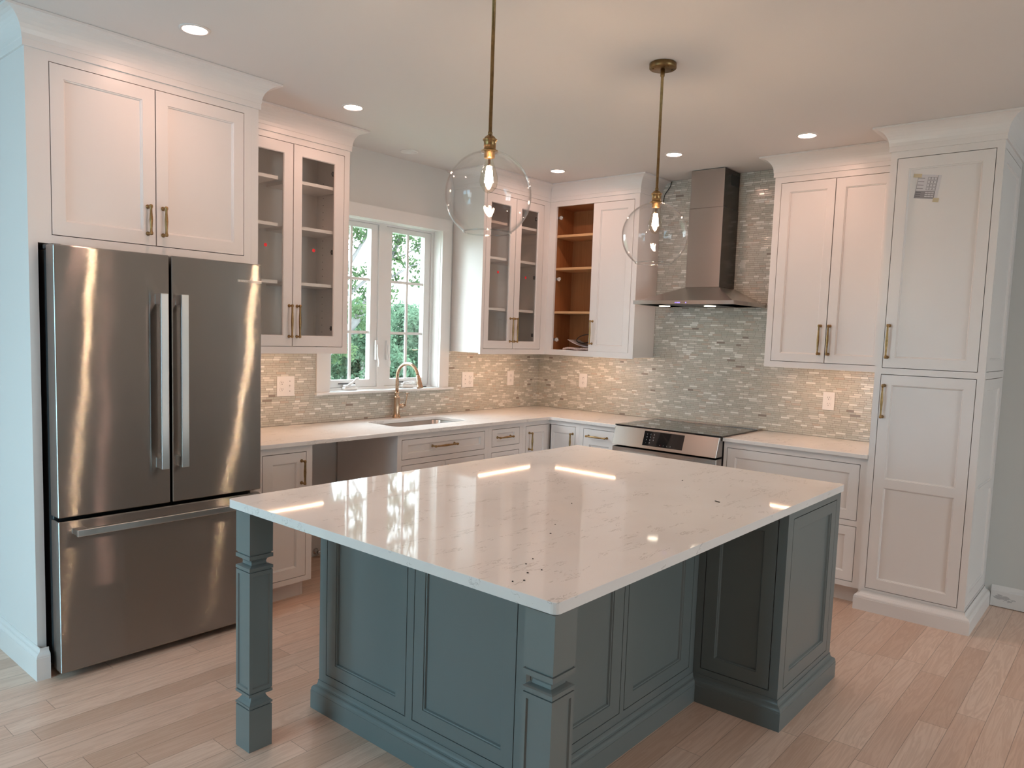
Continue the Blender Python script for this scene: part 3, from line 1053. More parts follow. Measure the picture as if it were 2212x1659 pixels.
shelf_holes(FUL, GX1 - 0.0182, -0.245, [1.52 + 0.045 * k for k in range(22) if abs(1.52 + 0.045 * k - 1.815) > 0.03], root)
mb = MB()
mb.sweep([(GX0 + 0.002, DU), (GX1, DU), (GX1, -0.002)], crown_profile())
mb.build('crown_molding', 'cabinet', root)

# --- glass cabinet right of the window, in the corner
CXa = -1.1225
root = empty('wall_cabinet', (-0.72, -0.16, 1.3885), 'white wall cabinet with two glass doors between the window and the corner', 'cabinet')
D1 = (-1.090, -0.7505, 1.433, 2.604); D2 = (-0.7455, -0.399, 1.433, 2.604)
mb = MB()
plate(mb, FUL, (CXa, DU, ZU, ZF + 0.02), [(D1[0] - GAP, D2[1] + GAP, D1[2] - GAP, D1[3] + GAP)], 0.0, -0.02)
mb.build('face_frame', 'cabinet', root)
carcass(FUL, CXa, DU - 0.002, 1.398, ZF + 0.01, -DU - 0.002, root)
glass_door(FUL, D1, (-1.040, -0.810, 1.489, 2.543), root, -0.783, (-0.932, 2.022))
glass_door(FUL, D2, (-0.680, -0.464, 1.489, 2.543), root, -0.727, (-0.594, 2.006), -0.450)
for zt in (2.410, 2.138, 1.747):
    for a, b in ((CXa + 0.022, -0.800), (-0.700, DU - 0.026)):
        mb = MB()
        FUL.box(mb, a, b, -0.030, -0.305, zt - 0.019, zt)
        mb.build('shelf', 'cabinet', root)
mb = MB()
mb.sweep([(CXa, -0.002), (CXa, DU), (DU - 0.0005, DU)], crown_profile(), post=(DU - 0.0005, -1.0))
mb.build('crown_molding', 'cabinet', root)

# --- corner cabinet on the range wall with one door missing
YUe = 1.177
root = empty('wall_cabinet', (-0.16, -0.76, 1.3885), 'white wall cabinet left of the range hood, its left half open showing wooden shelves', 'cabinet')
OP = (0.392, 0.7575, 1.4335, 2.600)
D2 = (0.7605, 1.131, 1.434, 2.598)
mb = MB()
plate(mb, FUR, (-DU + 0.0005, YUe, ZU, ZF + 0.02), [(OP[0], D2[1] + GAP, OP[2], 2.6014)], 0.0, -0.02)
mb.build('face_frame', 'cabinet', root)
mb = MB()     # painted outside
FUR.box(mb, YUe - 0.006, YUe, -0.02, DU + 0.0115, 1.398, ZF + 0.01)
FUR.box(mb, -DU + 0.002, YUe - 0.006, -0.02, DU + 0.0115, 1.398, 1.404)
mb.build('outer_skin', 'cabinet', root)
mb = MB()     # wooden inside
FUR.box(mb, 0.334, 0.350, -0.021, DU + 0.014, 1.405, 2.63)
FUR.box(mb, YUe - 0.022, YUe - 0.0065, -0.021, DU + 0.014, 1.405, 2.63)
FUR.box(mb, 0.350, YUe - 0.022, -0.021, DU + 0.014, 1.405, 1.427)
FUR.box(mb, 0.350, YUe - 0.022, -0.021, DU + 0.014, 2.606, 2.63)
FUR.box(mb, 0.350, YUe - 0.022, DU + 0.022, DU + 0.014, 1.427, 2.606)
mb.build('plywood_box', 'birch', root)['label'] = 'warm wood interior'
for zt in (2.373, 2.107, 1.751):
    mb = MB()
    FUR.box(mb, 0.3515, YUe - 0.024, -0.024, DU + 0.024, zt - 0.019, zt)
    mb.build('shelf', 'birch_shelf_lit', root)
d = shaker(FUR, D2, [(0.827, 1.077, 1.482, 2.541)], parent=root)
part_of(d, handle(FUR, 0.793, 1.583, 0.178, True, None))
for z in (2.515, 2.015, 1.515):
    mb = MB()
    mb.lathe([(0.0165, 0.0), (0.0165, 0.010), (0.012, 0.013)], FUR.p(0.402, -0.046, z), (0, -1, 0), 16)
    mb.lathe([(0.019, 0.0), (0.019, 0.008), (0.014, 0.011)], FUR.p(0.415, -0.040, z), (-1, 0, 0), 16)
    FUR.box(mb, 0.3505, 0.406, -0.030, -0.050, z - 0.012, z + 0.012)
    FUR.box(mb, 0.3505, 0.357, -0.024, -0.060, z - 0.030, z + 0.030)
    mb.build('hinge', 'chrome', root, 0.002, 1)
mb = MB()
mb.sweep([(DU - 0.0, DU - 0.0005), (DU, -YUe), (-0.002, -YUe)], crown_profile(), pre=(-1.0, DU - 0.0005))
mb.build('crown_molding', 'cabinet', root)

# --- upper cabinet between hood and pantry
YV0, YV1 = 2.2125, 3.0025
root = empty('wall_cabinet', (-0.16, -2.61, 1.3885), 'white wall cabinet with two solid doors between the range hood and the tall pantry', 'cabinet')
D1 = (2.2585, 2.6055, 1.431, 2.600); D2 = (2.6105, 2.957, 1.431, 2.600)
mb = MB()
plate(mb, FUR, (YV0, YV1, ZU, ZF + 0.02), [(D1[0] - GAP, D2[1] + GAP, D1[2] - GAP, D1[3] + GAP)], 0.0, -0.02)
mb.build('face_frame', 'cabinet', root)
carcass(FUR, YV0, YV1, 1.398, ZF + 0.01, -DU - 0.0115, root)
d = shaker(FUR, D1, [(2.316, 2.555, 1.483, 2.541)], parent=root)
part_of(d, handle(FUR, 2.572, 1.578, 0.180, True, None))
d = shaker(FUR, D2, [(2.669, 2.905, 1.483, 2.541)], parent=root)
part_of(d, handle(FUR, 2.630, 1.578, 0.180, True, None))
mb = MB()
mb.sweep([(-0.011, -YV0), (DU, -YV0), (DU, -YV1)], crown_profile())
mb.build('crown_molding', 'cabinet', root)

# ------------------------------------------------------------------ pantry
PF, PY0, PY1 = -0.648, 3.0035, 3.553
F = Face('x', PF)
root = empty('pantry_cabinet', (-0.32, -3.28, 0), 'tall white pantry cabinet with two stacked doors at the end of the range wall', 'cabinet')
DA = (3.043, 3.5145, 1.430, 2.601); DB = (3.041, 3.5145, 0.129, 1.388)
mb = MB()
plate(mb, F, (PY0, PY1, 0.0, ZF + 0.02), [hole(DA), hole(DB)], 0.0, -0.02)
mb.build('face_frame', 'cabinet', root)
carcass(F, PY0, PY1 - 0.021, 0.002, ZF + 0.01, -PF - 0.012, root)
d = shaker(F, DA, [(3.102, 3.460, 1.487, 2.543)], parent=root)
part_of(d, handle(F, 3.0635, 1.579, 0.180, True, None))
d = shaker(F, DB, [(3.098, 3.459, 0.189, 0.734), (3.098, 3.459, 0.785, 1.331)], parent=root)
part_of(d, handle(F, 3.061, 1.236, 0.180, True, None))
FS = Face('y', -PY1)
mb = MB()
PA = (-0.612, -0.035, 1.4325, 2.6005); PB = (-0.612, -0.035, 0.129, 1.388)
plate(mb, FS, (PF + 0.0203, -0.001, 0.0, ZF + 0.02), [hole(PA), hole(PB)], 0.0, -0.019)
mb.build('side_frame', 'cabinet', root)
shaker(FS, PA, [(-0.545, -0.085, 1.494, 2.544)], 'side_panel', parent=root)
shaker(FS, PB, [(-0.545, -0.085, 0.195, 0.737), (-0.545, -0.085, 0.784, 1.331)], 'side_panel', parent=root)
mb = MB()
mb.sweep([(DU - 0.01, -PY0), (PF, -PY0), (PF, -PY1), (-0.002, -PY1)], crown_profile())
mb.build('crown_molding', 'cabinet', root)
mb = MB()
mb.sweep([(-0.60, -PY0 - 0.020), (PF - 0.008, -PY0 - 0.020), (PF - 0.008, -PY1 - 0.003), (-0.002, -PY1 - 0.003)], base_profile(0.034, 0.112, 0.04))
mb.build('base_molding', 'cabinet', root)

# paper taped to the upper pantry door
FP = Face('x', PF + 0.011)
rootp = empty('paper_note', (PF, -3.20, 2.43), 'small printed form taped crookedly to the upper pantry door', 'paper')
ang = -math.radians(7.5)
def rp(u, z, w):
    c, s = math.cos(ang), math.sin(ang)
    return FP.p(3.2005 + u * c - z * s, w, 2.4355 + u * s + z * c)
def rrect(mb, u0, u1, z0, z1, w0, w1):
    vv = [rp(u, z, w) for w in (w0, w1) for u, z in ((u0, z0), (u1, z0), (u1, z1), (u0, z1))]
    mb.add(vv, [(0, 1, 2, 3), (4, 5, 6, 7), (0, 1, 5, 4), (1, 2, 6, 5), (2, 3, 7, 6), (3, 0, 4, 7)])
mb = MB(); rrect(mb, -0.058, 0.058, -0.065, 0.065, 0.0006, 0.0012); mb.build('sheet', 'paper', rootp)
mb = MB(); rrect(mb, -0.056, 0.042, -0.063, -0.024, 0.0012, 0.0014); mb.build('printed_footer', 'ink2', rootp)
mb = MB()
for k in range(4):
    zz = 0.045 - k * 0.0185
    rrect(mb, -0.054, -0.022, zz - 0.0012, zz + 0.0012, 0.0012, 0.00155)
    for j in range(3):
        uu = -0.006 + j * 0.0155
        for (a, b, c, dd) in ((uu, uu + 0.0145, zz + 0.006, zz + 0.0072), (uu, uu + 0.0145, zz - 0.0072, zz - 0.006), (uu, uu + 0.0012, zz - 0.006, zz + 0.006), (uu + 0.0133, uu + 0.0145, zz - 0.006, zz + 0.006)):
            rrect(mb, a, b, c, dd, 0.0012, 0.00155)
rrect(mb, -0.0565, -0.0552, -0.063, 0.063, 0.0012, 0.00155)
rrect(mb, 0.0412, 0.0425, -0.063, 0.063, 0.0012, 0.00155)
rrect(mb, -0.056, 0.042, -0.0252, -0.0240, 0.0012, 0.00155)
for k in range(3):
    rrect(mb, -0.052, -0.028, -0.033 - k * 0.011, -0.0305 - k * 0.011, 0.0014, 0.0017)
mb.build('printed_table', 'ink', rootp)
mb = MB()
for k in range(3):
    for j in range(3):
        rrect(mb, -0.006 + j * 0.0155, 0.0075 + j * 0.0155, -0.0345 - k * 0.0105, -0.0285 - k * 0.0105, 0.0014, 0.0017)
mb.build('printed_boxes', 'paper', rootp)
for (u0, u1, z0, z1) in ((-0.082, -0.040, 0.048, 0.068), (0.040, 0.070, -0.080, -0.058)):
    mb = MB(); rrect(mb, u0, u1, z0, z1, 0.0018, 0.0020)
    mb.build('tape_strip', 'tape', rootp)

# ------------------------------------------------------------------ base cabinets
BF = -0.630
FBL = Face('y', BF)
FBR = Face('x', BF)
ZT = 0.889
def toe(F, u0, u1, parent, depth=-0.066):
    mb = MB()
    F.box(mb, u0, u1, depth, depth - 0.016, 0.0, 0.105)
    return mb.build('toe_kick', 'cabinet', parent)
def side_down(F, u0, u1, parent):
    """one side panel down to the floor, notched for the toe kick"""
    mb = MB()
    F.box(mb, u0, u1, -0.066, BF + 0.03, 0.0, 0.104)
    return mb.build('plinth_side', 'cabinet', parent)

# --- narrow door cabinet beside the fridge
root = empty('base_cabinet', (-3.0, -0.31, 0), 'narrow white base cabinet with one door beside the refrigerator', 'cabinet')
D1 = (-3.142, -2.870, 0.137, 0.848)
mb = MB(); plate(mb, FBL, (-3.187, -2.8285, 0.103, ZT), [hole(D1)], 0.0, -0.02); mb.build('face_frame', 'cabinet', root)
carcass(FBL, -3.187, -2.829, 0.104, ZT, -BF - 0.012, root)
d = shaker(FBL, D1, [(-3.082, -2.928, 0.192, 0.795)], parent=root)
part_of(d, handle(FBL, -2.899, 0.737, 0.125, True, None))
toe(FBL, -3.186, -2.8625, root); side_down(FBL, -2.862, -2.842, root)

# --- sink base
root = empty('base_cabinet', (-1.77, -0.31, 0), 'white sink base cabinet with a false drawer front over two doors', 'cabinet')
B0, B1 = -2.1955, -1.3395
DW = (-2.155, -1.380, 0.7255, 0.850); D1 = (-2.155, -1.7695, 0.137, 0.683); D2 = (-1.7655, -1.380, 0.137, 0.683)
mb = MB(); plate(mb, FBL, (B0, B1, 0.103, ZT), [hole(DW), (D1[0] - GAP, D2[1] + GAP, D1[2] - GAP, D1[3] + GAP)], 0.0, -0.02); mb.build('face_frame', 'cabinet', root)
mb = MB()
FBL.box(mb, B0, B0 + 0.018, -0.02, BF + 0.012, 0.0, ZT)
FBL.box(mb, B1 - 0.018, B1, -0.02, BF + 0.012, 0.104, ZT)
FBL.box(mb, B0 + 0.018, B1 - 0.018, -0.02, BF + 0.012, 0.104, 0.122)
mb.build('carcass', 'cabinet', root)
d = shaker(FBL, DW, [(-2.106, -1.418, 0.760, 0.816)], 'drawer_front', parent=root)
part_of(d, handle(FBL, -1.788, 0.792, 0.205, False, None))
d = shaker(FBL, D1, [(-2.098, -1.826, 0.195, 0.627)], parent=root); part_of(d, handle(FBL, -1.797, 0.58, 0.125, True, None))
d = shaker(FBL, D2, [(-1.709, -1.437, 0.195, 0.627)], parent=root); part_of(d, handle(FBL, -1.738, 0.58, 0.125, True, None))
toe(FBL, B0 + 0.019, B1, root)

# --- drawer stack
root = empty('base_cabinet', (-1.14, -0.31, 0), 'white stack of small drawers between the sink base and the corner cabinet', 'cabinet')
B0, B1 = -1.339, -0.951
mb = MB()
DR = [(-1.298, -0.993, 0.7295, 0.8525), (-1.298, -0.993, 0.555, 0.6830), (-1.298, -0.993, 0.137, 0.513)]
plate(mb, FBL, (B0, B1, 0.103, ZT), [hole(r) for r in DR], 0.0, -0.02); mb.build('face_frame', 'cabinet', root)
carcass(FBL, B0, B1, 0.104, ZT, -BF - 0.012, root)
for r in DR:
    s = 0.04 if r[3] - r[2] < 0.2 else 0.052
    d = shaker(FBL, r, [(r[0] + 0.055, r[1] - 0.055, r[2] + s * 0.8, r[3] - s * 0.7)], 'drawer', parent=root)
    part_of(d, handle(FBL, -1.170, min(r[3] - 0.058, (r[2] + r[3]) / 2 + 0.06), 0.145, False, None))
toe(FBL, B0, B1, root)

# --- corner cabinet with two doors meeting in the inside corner
root = empty('base_cabinet', (-0.5, -0.5, 0), 'white corner base cabinet whose two narrow doors meet in the inner corner', 'cabinet')
D1 = (-0.912, -0.652, 0.137, 0.851); D2 = (0.652, 0.886, 0.137, 0.851)
mb = MB()
plate(mb, FBL, (-0.9505, BF, 0.103, ZT), [(D1[0] - GAP, BF - 0.0005, D1[2] - GAP, D1[3] + GAP)], 0.0, -0.02)
plate(mb, FBR, (-BF + 0.0005, 0.924, 0.103, ZT), [(-BF + 0.001, D2[1] + GAP, D2[2] - GAP, D2[3] + GAP)], 0.0, -0.02)
mb.build('face_frame', 'cabinet', root)
mb = MB()
mb.box(-0.950, -0.932, -0.012, BF + 0.02, 0.104, ZT)
mb.box(-0.012, BF + 0.02, -0.924, -0.906, 0.104, ZT)
mb.prism([(-0.932, -0.012), (-0.932, BF + 0.021), (BF + 0.021, BF + 0.021), (BF + 0.021, -0.906), (-0.012, -0.906), (-0.012, -0.012)], 0.104, 0.122)
mb.build('carcass', 'cabinet', root)
FBLd = Face('y', BF); FBRd = Face('x', BF)
d = shaker(FBLd, (D1[0], -0.6335, D1[2], D1[3]), [(-0.848, -0.690, 0.192, 0.799)], parent=root); part_of(d, handle(FBL, -0.874, 0.736, 0.125, True, None))
d = shaker(FBRd, (0.6535, D2[1], D2[2], D2[3]), [(0.672, 0.847, 0.192, 0.797)], parent=root); part_of(d, handle(FBR, 0.864, 0.736, 0.125, True, None))
mb = MB()
mb.box(-0.950, -0.548, -0.548, -0.564, 0.0, 0.103)
mb.box(-0.548, -0.564, -0.564, -0.924, 0.0, 0.103)
mb.build('toe_kick', 'cabinet', root)

# --- pull-out beside the range
root = empty('base_cabinet', (-0.31, -1.1, 0), 'white single door base cabinet touching the left side of the range', 'cabinet')
D1 = (0.966, 1.252, 0.137, 0.8515)
mb = MB(); plate(mb, FBR, (0.9245, 1.284, 0.103, ZT), [hole(D1)], 0.0, -0.02); mb.build('face_frame', 'cabinet', root)
carcass(FBR, 0.9245, 1.284, 0.104, ZT, -BF - 0.012, root)
d = shaker(FBR, D1, [(1.020, 1.198, 0.192, 0.735)], parent=root); part_of(d, handle(FBR, 1.095, 0.800, 0.165, False, None))
toe(FBR, 0.9245, 1.284, root)

# --- wide drawers between range and pantry
root = empty('base_cabinet', (-0.31, -2.55, 0), 'white base cabinet with two deep wide drawers between the range and the pantry', 'cabinet')
mb = MB()
DR = [(2.127, 2.957, 0.510, 0.8455), (2.127, 2.959, 0.138, 0.4695)]
plate(mb, FBR, (2.101, 3.0030, 0.103, ZT), [hole(r) for r in DR], 0.0, -0.02); mb.build('face_frame', 'cabinet', root)
carcass(FBR, 2.101, 3.0025, 0.104, ZT, -BF - 0.012, root)
for r in DR:
    d = shaker(FBR, r, [(r[0] + 0.053, r[1] - 0.055, r[2] + 0.054, r[3] - 0.054)], 'drawer', parent=root)
    part_of(d, handle(FBR, 2.543, (r[2] + r[3]) / 2, 0.205, False, None))
toe(FBR, 2.101, 3.0025, root, -0.055)

# ------------------------------------------------------------------ counters
D = -0.660
def rounded_rect(x0, x1, y0, y1, r, n=5):
    pts = []
    for cx, cy, a0 in ((x1 - r, y1 - r, 0), (x0 + r, y1 - r, PI / 2), (x0 + r, y0 + r, PI), (x1 - r, y0 + r, 1.5 * PI)):
        for k in range(n + 1):
            a = a0 + PI / 2 * k / n
            pts.append((cx + r * math.cos(a), cy + r * math.sin(a)))
    return pts
SKX0, SKX1, SKY0, SKY1 = -2.065, -1.392, -0.482, -0.142
def slab_with_hole(outer, hl, z0, z1, name, mat, parent=None, bevel=0.003):
    bm = bmesh.new()
    def loop(pts):
        vs_ = [bm.verts.new((x, y, z1)) for x, y in pts]
        return [bm.edges.new((vs_[i], vs_[(i + 1) % len(vs_)])) for i in range(len(vs_))]
    edges = loop(outer) + (loop(hl) if hl else [])
    bmesh.ops.triangle_fill(bm, use_beauty=True, use_dissolve=False, edges=edges)
    top = list(bm.faces)
    r = bmesh.ops.extrude_face_region(bm, geom=top)
    bmesh.ops.translate(bm, vec=(0, 0, z0 - z1), verts=[g for g in r['geom'] if isinstance(g, bmesh.types.BMVert)])
    bmesh.ops.recalc_face_normals(bm, faces=bm.faces)
    me = bpy.data.meshes.new(name)
    bm.to_mesh(me); bm.free()
    me.materials.append(M[mat])
    o = bpy.data.objects.new(name, me)
    col.objects.link(o)
    if bevel:
        b = o.modifiers.new('bevel', 'BEVEL'); b.width = bevel; b.segments = 2; b.limit_method = 'ANGLE'; b.angle_limit = math.radians(60)
    if parent is not None:
        o.parent = parent
        o.matrix_parent_inverse = Matrix.Translation(-Vector(parent.location))
    return o
outer = [(-3.1865, -0.0005), (-3.1865, D), (D - 0.008, D), (D, D - 0.008), (D, -1.2845), (-0.0005, -1.2845), (-0.0005, -0.0005)]
o = slab_with_hole(outer, rounded_rect(SKX0, SKX1, SKY0, SKY1, 0.05), ZT + 0.0005, CT, 'countertop', 'quartz')
tag(o, 'L shaped white quartz countertop with the sink cut into it', 'countertop')
mb = MB(); mb.box(D, -0.0005, -2.1005, -3.0025, ZT + 0.0005, CT)
tag(mb.build('countertop', 'quartz', None, 0.003, 2), 'short white quartz countertop between the range and the pantry', 'countertop')

# sink bowl under the cut-out
root = empty('sink', (-1.73, -0.31, 0.70), 'stainless steel undermount sink below the window', 'sink')
mb = MB()
loops = []
for (g, z, r) in ((-0.004, ZT - 0.0005, 0.054), (-0.002, ZT - 0.002, 0.052), (0.004, 0.72, 0.05), (0.02, 0.695, 0.045), (0.06, 0.690, 0.04)):
    loops.append([(x, y, z) for x, y in rounded_rect(SKX0 + g, SKX1 - g, SKY0 + g, SKY1 - g, r)])
n = len(loops[0])
vv = [p for l in loops for p in l]
ff = [(i * n + k, i * n + (k + 1) % n, (i + 1) * n + (k + 1) % n, (i + 1) * n + k) for i in range(len(loops) - 1) for k in range(n)]
mb.add(vv, ff, True)
mb.add(loops[-1], [tuple(range(n))])
flange = [(x, y, ZT - 0.0005) for x, y in rounded_rect(SKX0 - 0.025, SKX1 + 0.025, SKY0 - 0.025, SKY1 + 0.025, 0.07)]
mb.add(loops[0] + flange, [(k, (k + 1) % n, n + (k + 1) % n, n + k) for k in range(n)])
mb.build('bowl', 'sink', root)
mb = MB(); mb.lathe([(0.0, 0.0), (0.03, 0.0), (0.045, 0.002), (0.048, 0.0)], (-1.73, -0.28, 0.6905), (0, 0, 1), 24, False)
mb.build('drain', 'chrome', root)

# faucet
fx, fy = -1.715, -0.062
root = empty('faucet', (fx, fy, CT), 'champagne bronze gooseneck pull-down faucet behind the sink', 'faucet')
mb = MB()
mb.lathe([(0.031, 0.0), (0.031, 0.004), (0.028, 0.010), (0.0225, 0.026), (0.0215, 0.05), (0.0215, 0.145), (0.0235, 0.147), (0.0235, 0.153), (0.0175, 0.156), (0.0165, 0.160), (0.0165, 0.178), (0.0185, 0.181), (0.0185, 0.187), (0.012, 0.190)], (fx, fy, CT), (0, 0, 1), 28)
mb.build('body', 'bronze', root)
mb = MB()
pts = [(fx, fy, CT + 0.188), (fx, fy, 1.15), (fx, fy, 1.212)]
R = 0.100
for k in range(1, 17):
    a = PI * k / 16 * 0.94
    pts.append((fx + 0.02 * (1 - math.cos(a)) / 2, fy - R + R * math.cos(a), 1.212 + R * math.sin(a)))
mb.tube(pts, 0.0118, 16)
mb.build('spout', 'bronze', root)
e1 = Vector(pts[-1]); dirn = (Vector(pts[-1]) - Vector(pts[-2])).normalized()
mb = MB()
mb.lathe([(0.0135, -0.004), (0.0145, 0.0), (0.0145, 0.006), (0.0165, 0.010), (0.0185, 0.055), (0.019, 0.070), (0.0225, 0.080), (0.0225, 0.088), (0.016, 0.090)], e1, dirn, 24)
mb.build('spray_head', 'bronze', root)
mb = MB()
mb.lathe([(0.0135, 0.015), (0.0135, 0.046), (0.018, 0.050), (0.018, 0.056), (0.012, 0.060), (0.009, 0.078), (0.006, 0.088)], (fx, fy, 1.000), (1, 0, 0), 20)
mb.tube([(fx + 0.080, fy, 1.000), (fx + 0.086, fy, 1.012), (fx + 0.090, fy - 0.004, 1.050), (fx + 0.095, fy - 0.006, 1.088)], [0.006, 0.0055, 0.0045, 0.005], 12)
mb.tube([(fx + 0.080, fy - 0.006, 1.089), (fx + 0.112, fy - 0.006, 1.089)], 0.004, 10)
mb.build('lever', 'bronze', root)

# ------------------------------------------------------------------ outlets
def outlet(F, u0, u1, z0, z1, gangs, label):
    root = empty('wall_outlet', F.p((u0 + u1) / 2, 0.009, (z0 + z1) / 2), label, 'outlet')
    mb = MB(); F.box(mb, u0, u1, 0.0095, 0.0155, z0, z1)
    mb.build('plate', 'plate', root, 0.002, 2)
    uc0 = (u0 + u1) / 2
    zc = (z0 + z1) / 2
    n = len(gangs)
    for i, g in enumerate(gangs):
        uc = uc0 + (i - (n - 1) / 2) * 0.058
        ax = Vector(F.p(0, 1, 0)) - Vector(F.p(0, 0, 0))
        if g == 'r':
            for s in (-1, 1):
                z = zc + s * 0.021
                mb = MB(); mb.lathe([(0.0165, 0.0), (0.0165, 0.002), (0.0155, 0.0026)], F.p(uc, 0.0155, z), ax, 20)
                rc = mb.build('receptacle', 'plate', root)
                mb = MB()
                F.box(mb, uc - 0.0072, uc - 0.0048, 0.0183, 0.0180, z + 0.000, z + 0.009)
                F.box(mb, uc + 0.0048, uc + 0.0072, 0.0183, 0.0180, z + 0.000, z + 0.009)
                mb.lathe([(0.0028, -0.0002), (0.0028, 0.0002)], F.p(uc, 0.0181, z - 0.007), ax, 10)
                mb.build('slots', 'slot', rc)
        else:
            mb = MB()
            F.box(mb, uc - 0.006, uc + 0.006, 0.0155, 0.0165, zc - 0.013, zc + 0.013)
            F.box(mb, uc - 0.004, uc + 0.004, 0.0155, 0.0245, zc + 0.000, zc + 0.008)
            mb.build('toggle', 'plate', root, 0.001, 1)
            for s in (-0.032, 0.032):
                mb = MB()
                mb.lathe([(0.003, 0.0), (0.003, 0.0006)], F.p(uc, 0.0155, zc + s), ax, 10)
                mb.build('screw', 'slot', root)
outlet(FL, -2.669, -2.541, 1.103, 1.231, ['r', 't'], 'square white double plate with outlet and switch beside the refrigerator')
outlet(FL, -0.993, -0.861, 1.108, 1.231, ['t', 'r'], 'wide white double plate with switch and outlet right of the window')
outlet(FL, -0.436, -0.352, 1.109, 1.232, ['r'], 'narrow white outlet on the window wall nearest the corner')
outlet(FR, 0.468, 0.550, 1.115, 1.231, ['r'], 'narrow white outlet on the range wall just right of the corner')
outlet(FR, 2.518, 2.597, 1.103, 1.227, ['r'], 'white outlet right of the range, beside the pantry')

# ------------------------------------------------------------------ range
RY0, RY1 = 1.2885, 2.0965
root = empty('range', (-0.36, -1.69, 0), 'stainless steel slide-in range with black glass cooktop and touch panel', 'stove')
mb = MB()
mb.box(-0.640, -0.014, -RY0 - 0.004, -RY1 + 0.004, 0.0, 0.906)
mb.build('body', 'darkgrey', root)
mb = MB()
mb.box(-0.690, -0.105, -RY0 + 0.006, -RY1 - 0.010, 0.9165, 0.925)
mb.build('cooktop', 'blackglass', root, 0.0015, 1)
mb = MB()
mb.box(-0.100, -0.013, -RY0 + 0.008, -RY1 - 0.012, 0.9165, 0.930)
mb.build('rear_trim', 'steel_flat', root, 0.002, 1)
# sloped control panel
PXT, PXB, PZT, PZB = -0.693, -0.738, 0.915, 0.782
mb = MB()
ya, yb = -RY0 - 0.001, -RY1 + 0.001
vv = [(PXT, ya, PZT), (PXT, yb, PZT), (PXB, yb, PZB), (PXB, ya, PZB), (-0.641, ya, PZT), (-0.641, yb, PZT), (-0.641, yb, PZB), (-0.641, ya, PZB)]
mb.add(vv, [(0, 1, 2, 3), (4, 5, 6, 7), (0, 1, 5, 4), (1, 2, 6, 5), (2, 3, 7, 6), (3, 0, 4, 7)])
cp = mb.build('control_panel', 'steel', root, 0.002, 1)
class Slope(Face):
    def __init__(self): pass
    def p(self, u, w, z):
        t = (z - PZB) / (PZT - PZB)
        return (PXB + (PXT - PXB) * t - w, -u, z)
SL = Slope()
def slope_rect(mb, u0, u1, z0, z1, w0, w1):
    vv = [SL.p(u, w, z) for w in (w0, w1) for u, z in ((u0, z0), (u1, z0), (u1, z1), (u0, z1))]
    mb.add(vv, [(0, 1, 2, 3), (4, 5, 6, 7), (0, 1, 5, 4), (1, 2, 6, 5), (2, 3, 7, 6), (3, 0, 4, 7)])
mb = MB(); slope_rect(mb, 1.537, 1.846, 0.803, 0.902, 0.0002, 0.0014)
part_of(cp, mb.build('touch_display', 'blackglass'))
keys = [('1', 0, 0), ('2', 1, 0), ('3', 2, 0), ('4', 0, 1), ('5', 1, 1), ('6', 2, 1), ('7', 0, 2), ('8', 1, 2), ('9', 2, 2), ('-', 0, 3), ('0', 1, 3)]
big = None
bmk = bmesh.new()
for s, i, j in keys:
    t = text_mesh(s, 0.013, 'key', 'marks', None, SL, 1.560 + i * 0.027, 0.0016, 0.8775 - j * 0.0195, 0.0001)
    bmk.from_mesh(t.data); bpy.data.objects.remove(t)
for k in range(5):
    t = text_mesh(('-', '+', '1', '3', '0')[k], 0.010, 'key', 'marks', None, SL, 1.645 + k * 0.027, 0.0016, 0.8125, 0.0001)
    bmk.from_mesh(t.data); bpy.data.objects.remove(t)
me = bpy.data.meshes.new('keypad_digits'); bmk.to_mesh(me); bmk.free()
me.materials.append(M['marks'])
o = bpy.data.objects.new('keypad_digits', me); col.objects.link(o); part_of(cp, o)
mb = MB()
mb.box(-0.728, -0.641, ya, yb, 0.17, 0.770)
dd = mb.build('oven_door', 'steel', root, 0.003, 1)
mb = MB()
mb.box(-0.7285, -0.728, ya - 0.09, yb + 0.09, 0.30, 0.62)
part_of(dd, mb.build('oven_window', 'blackglass'))
mb = MB()
mb.tube([(-0.785, ya - 0.03, 0.715), (-0.785, yb + 0.03, 0.715)], 0.0125, 16)
for y in (ya - 0.07, yb + 0.07):
    mb.tube([(-0.727, y, 0.715), (-0.785, y, 0.715)], 0.009, 12)
part_of(dd, mb.build('handle', 'steel_flat'))
mb = MB(); mb.box(-0.728, -0.641, ya, yb, 0.03, 0.165)
mb.build('warming_drawer', 'steel', root, 0.003, 1)

# ------------------------------------------------------------------ range hood
root = empty('range_hood', (-0.28, -1.692, 1.8), 'stainless steel chimney range hood on the tiled wall above the range', 'range hood')
hx, hy0, hy1 = -0.563, -1.307, -2.078
cx_, cy0, cy1 = -0.262, -1.560, -1.825
zb_, zl_, zc_ = 1.795, 1.822, 1.932
xw = -0.0105
mb = MB()
vv = [(hx, hy0, zb_), (hx, hy1, zb_), (xw, hy1, zb_), (xw, hy0, zb_), (hx, hy0, zl_), (hx, hy1, zl_), (xw, hy1, zl_), (xw, hy0, zl_)]
mb.add(vv, [(0, 1, 5, 4), (1, 2, 6, 5), (2, 3, 7, 6), (3, 0, 4, 7)])
vv = [(hx + 0.018, hy0 - 0.018, zl_), (hx + 0.018, hy1 + 0.018, zl_), (xw, hy1 + 0.018, zl_), (xw, hy0 - 0.018, zl_), (cx_ - 0.002, cy0 + 0.002, zc_), (cx_ - 0.002, cy1 - 0.002, zc_), (xw, cy1 - 0.002, zc_), (xw, cy0 + 0.002, zc_)]
mb.add(vv, [(0, 1, 5, 4), (1, 2, 6, 5), (2, 3, 7, 6), (3, 0, 4, 7), (4, 5, 6, 7)])
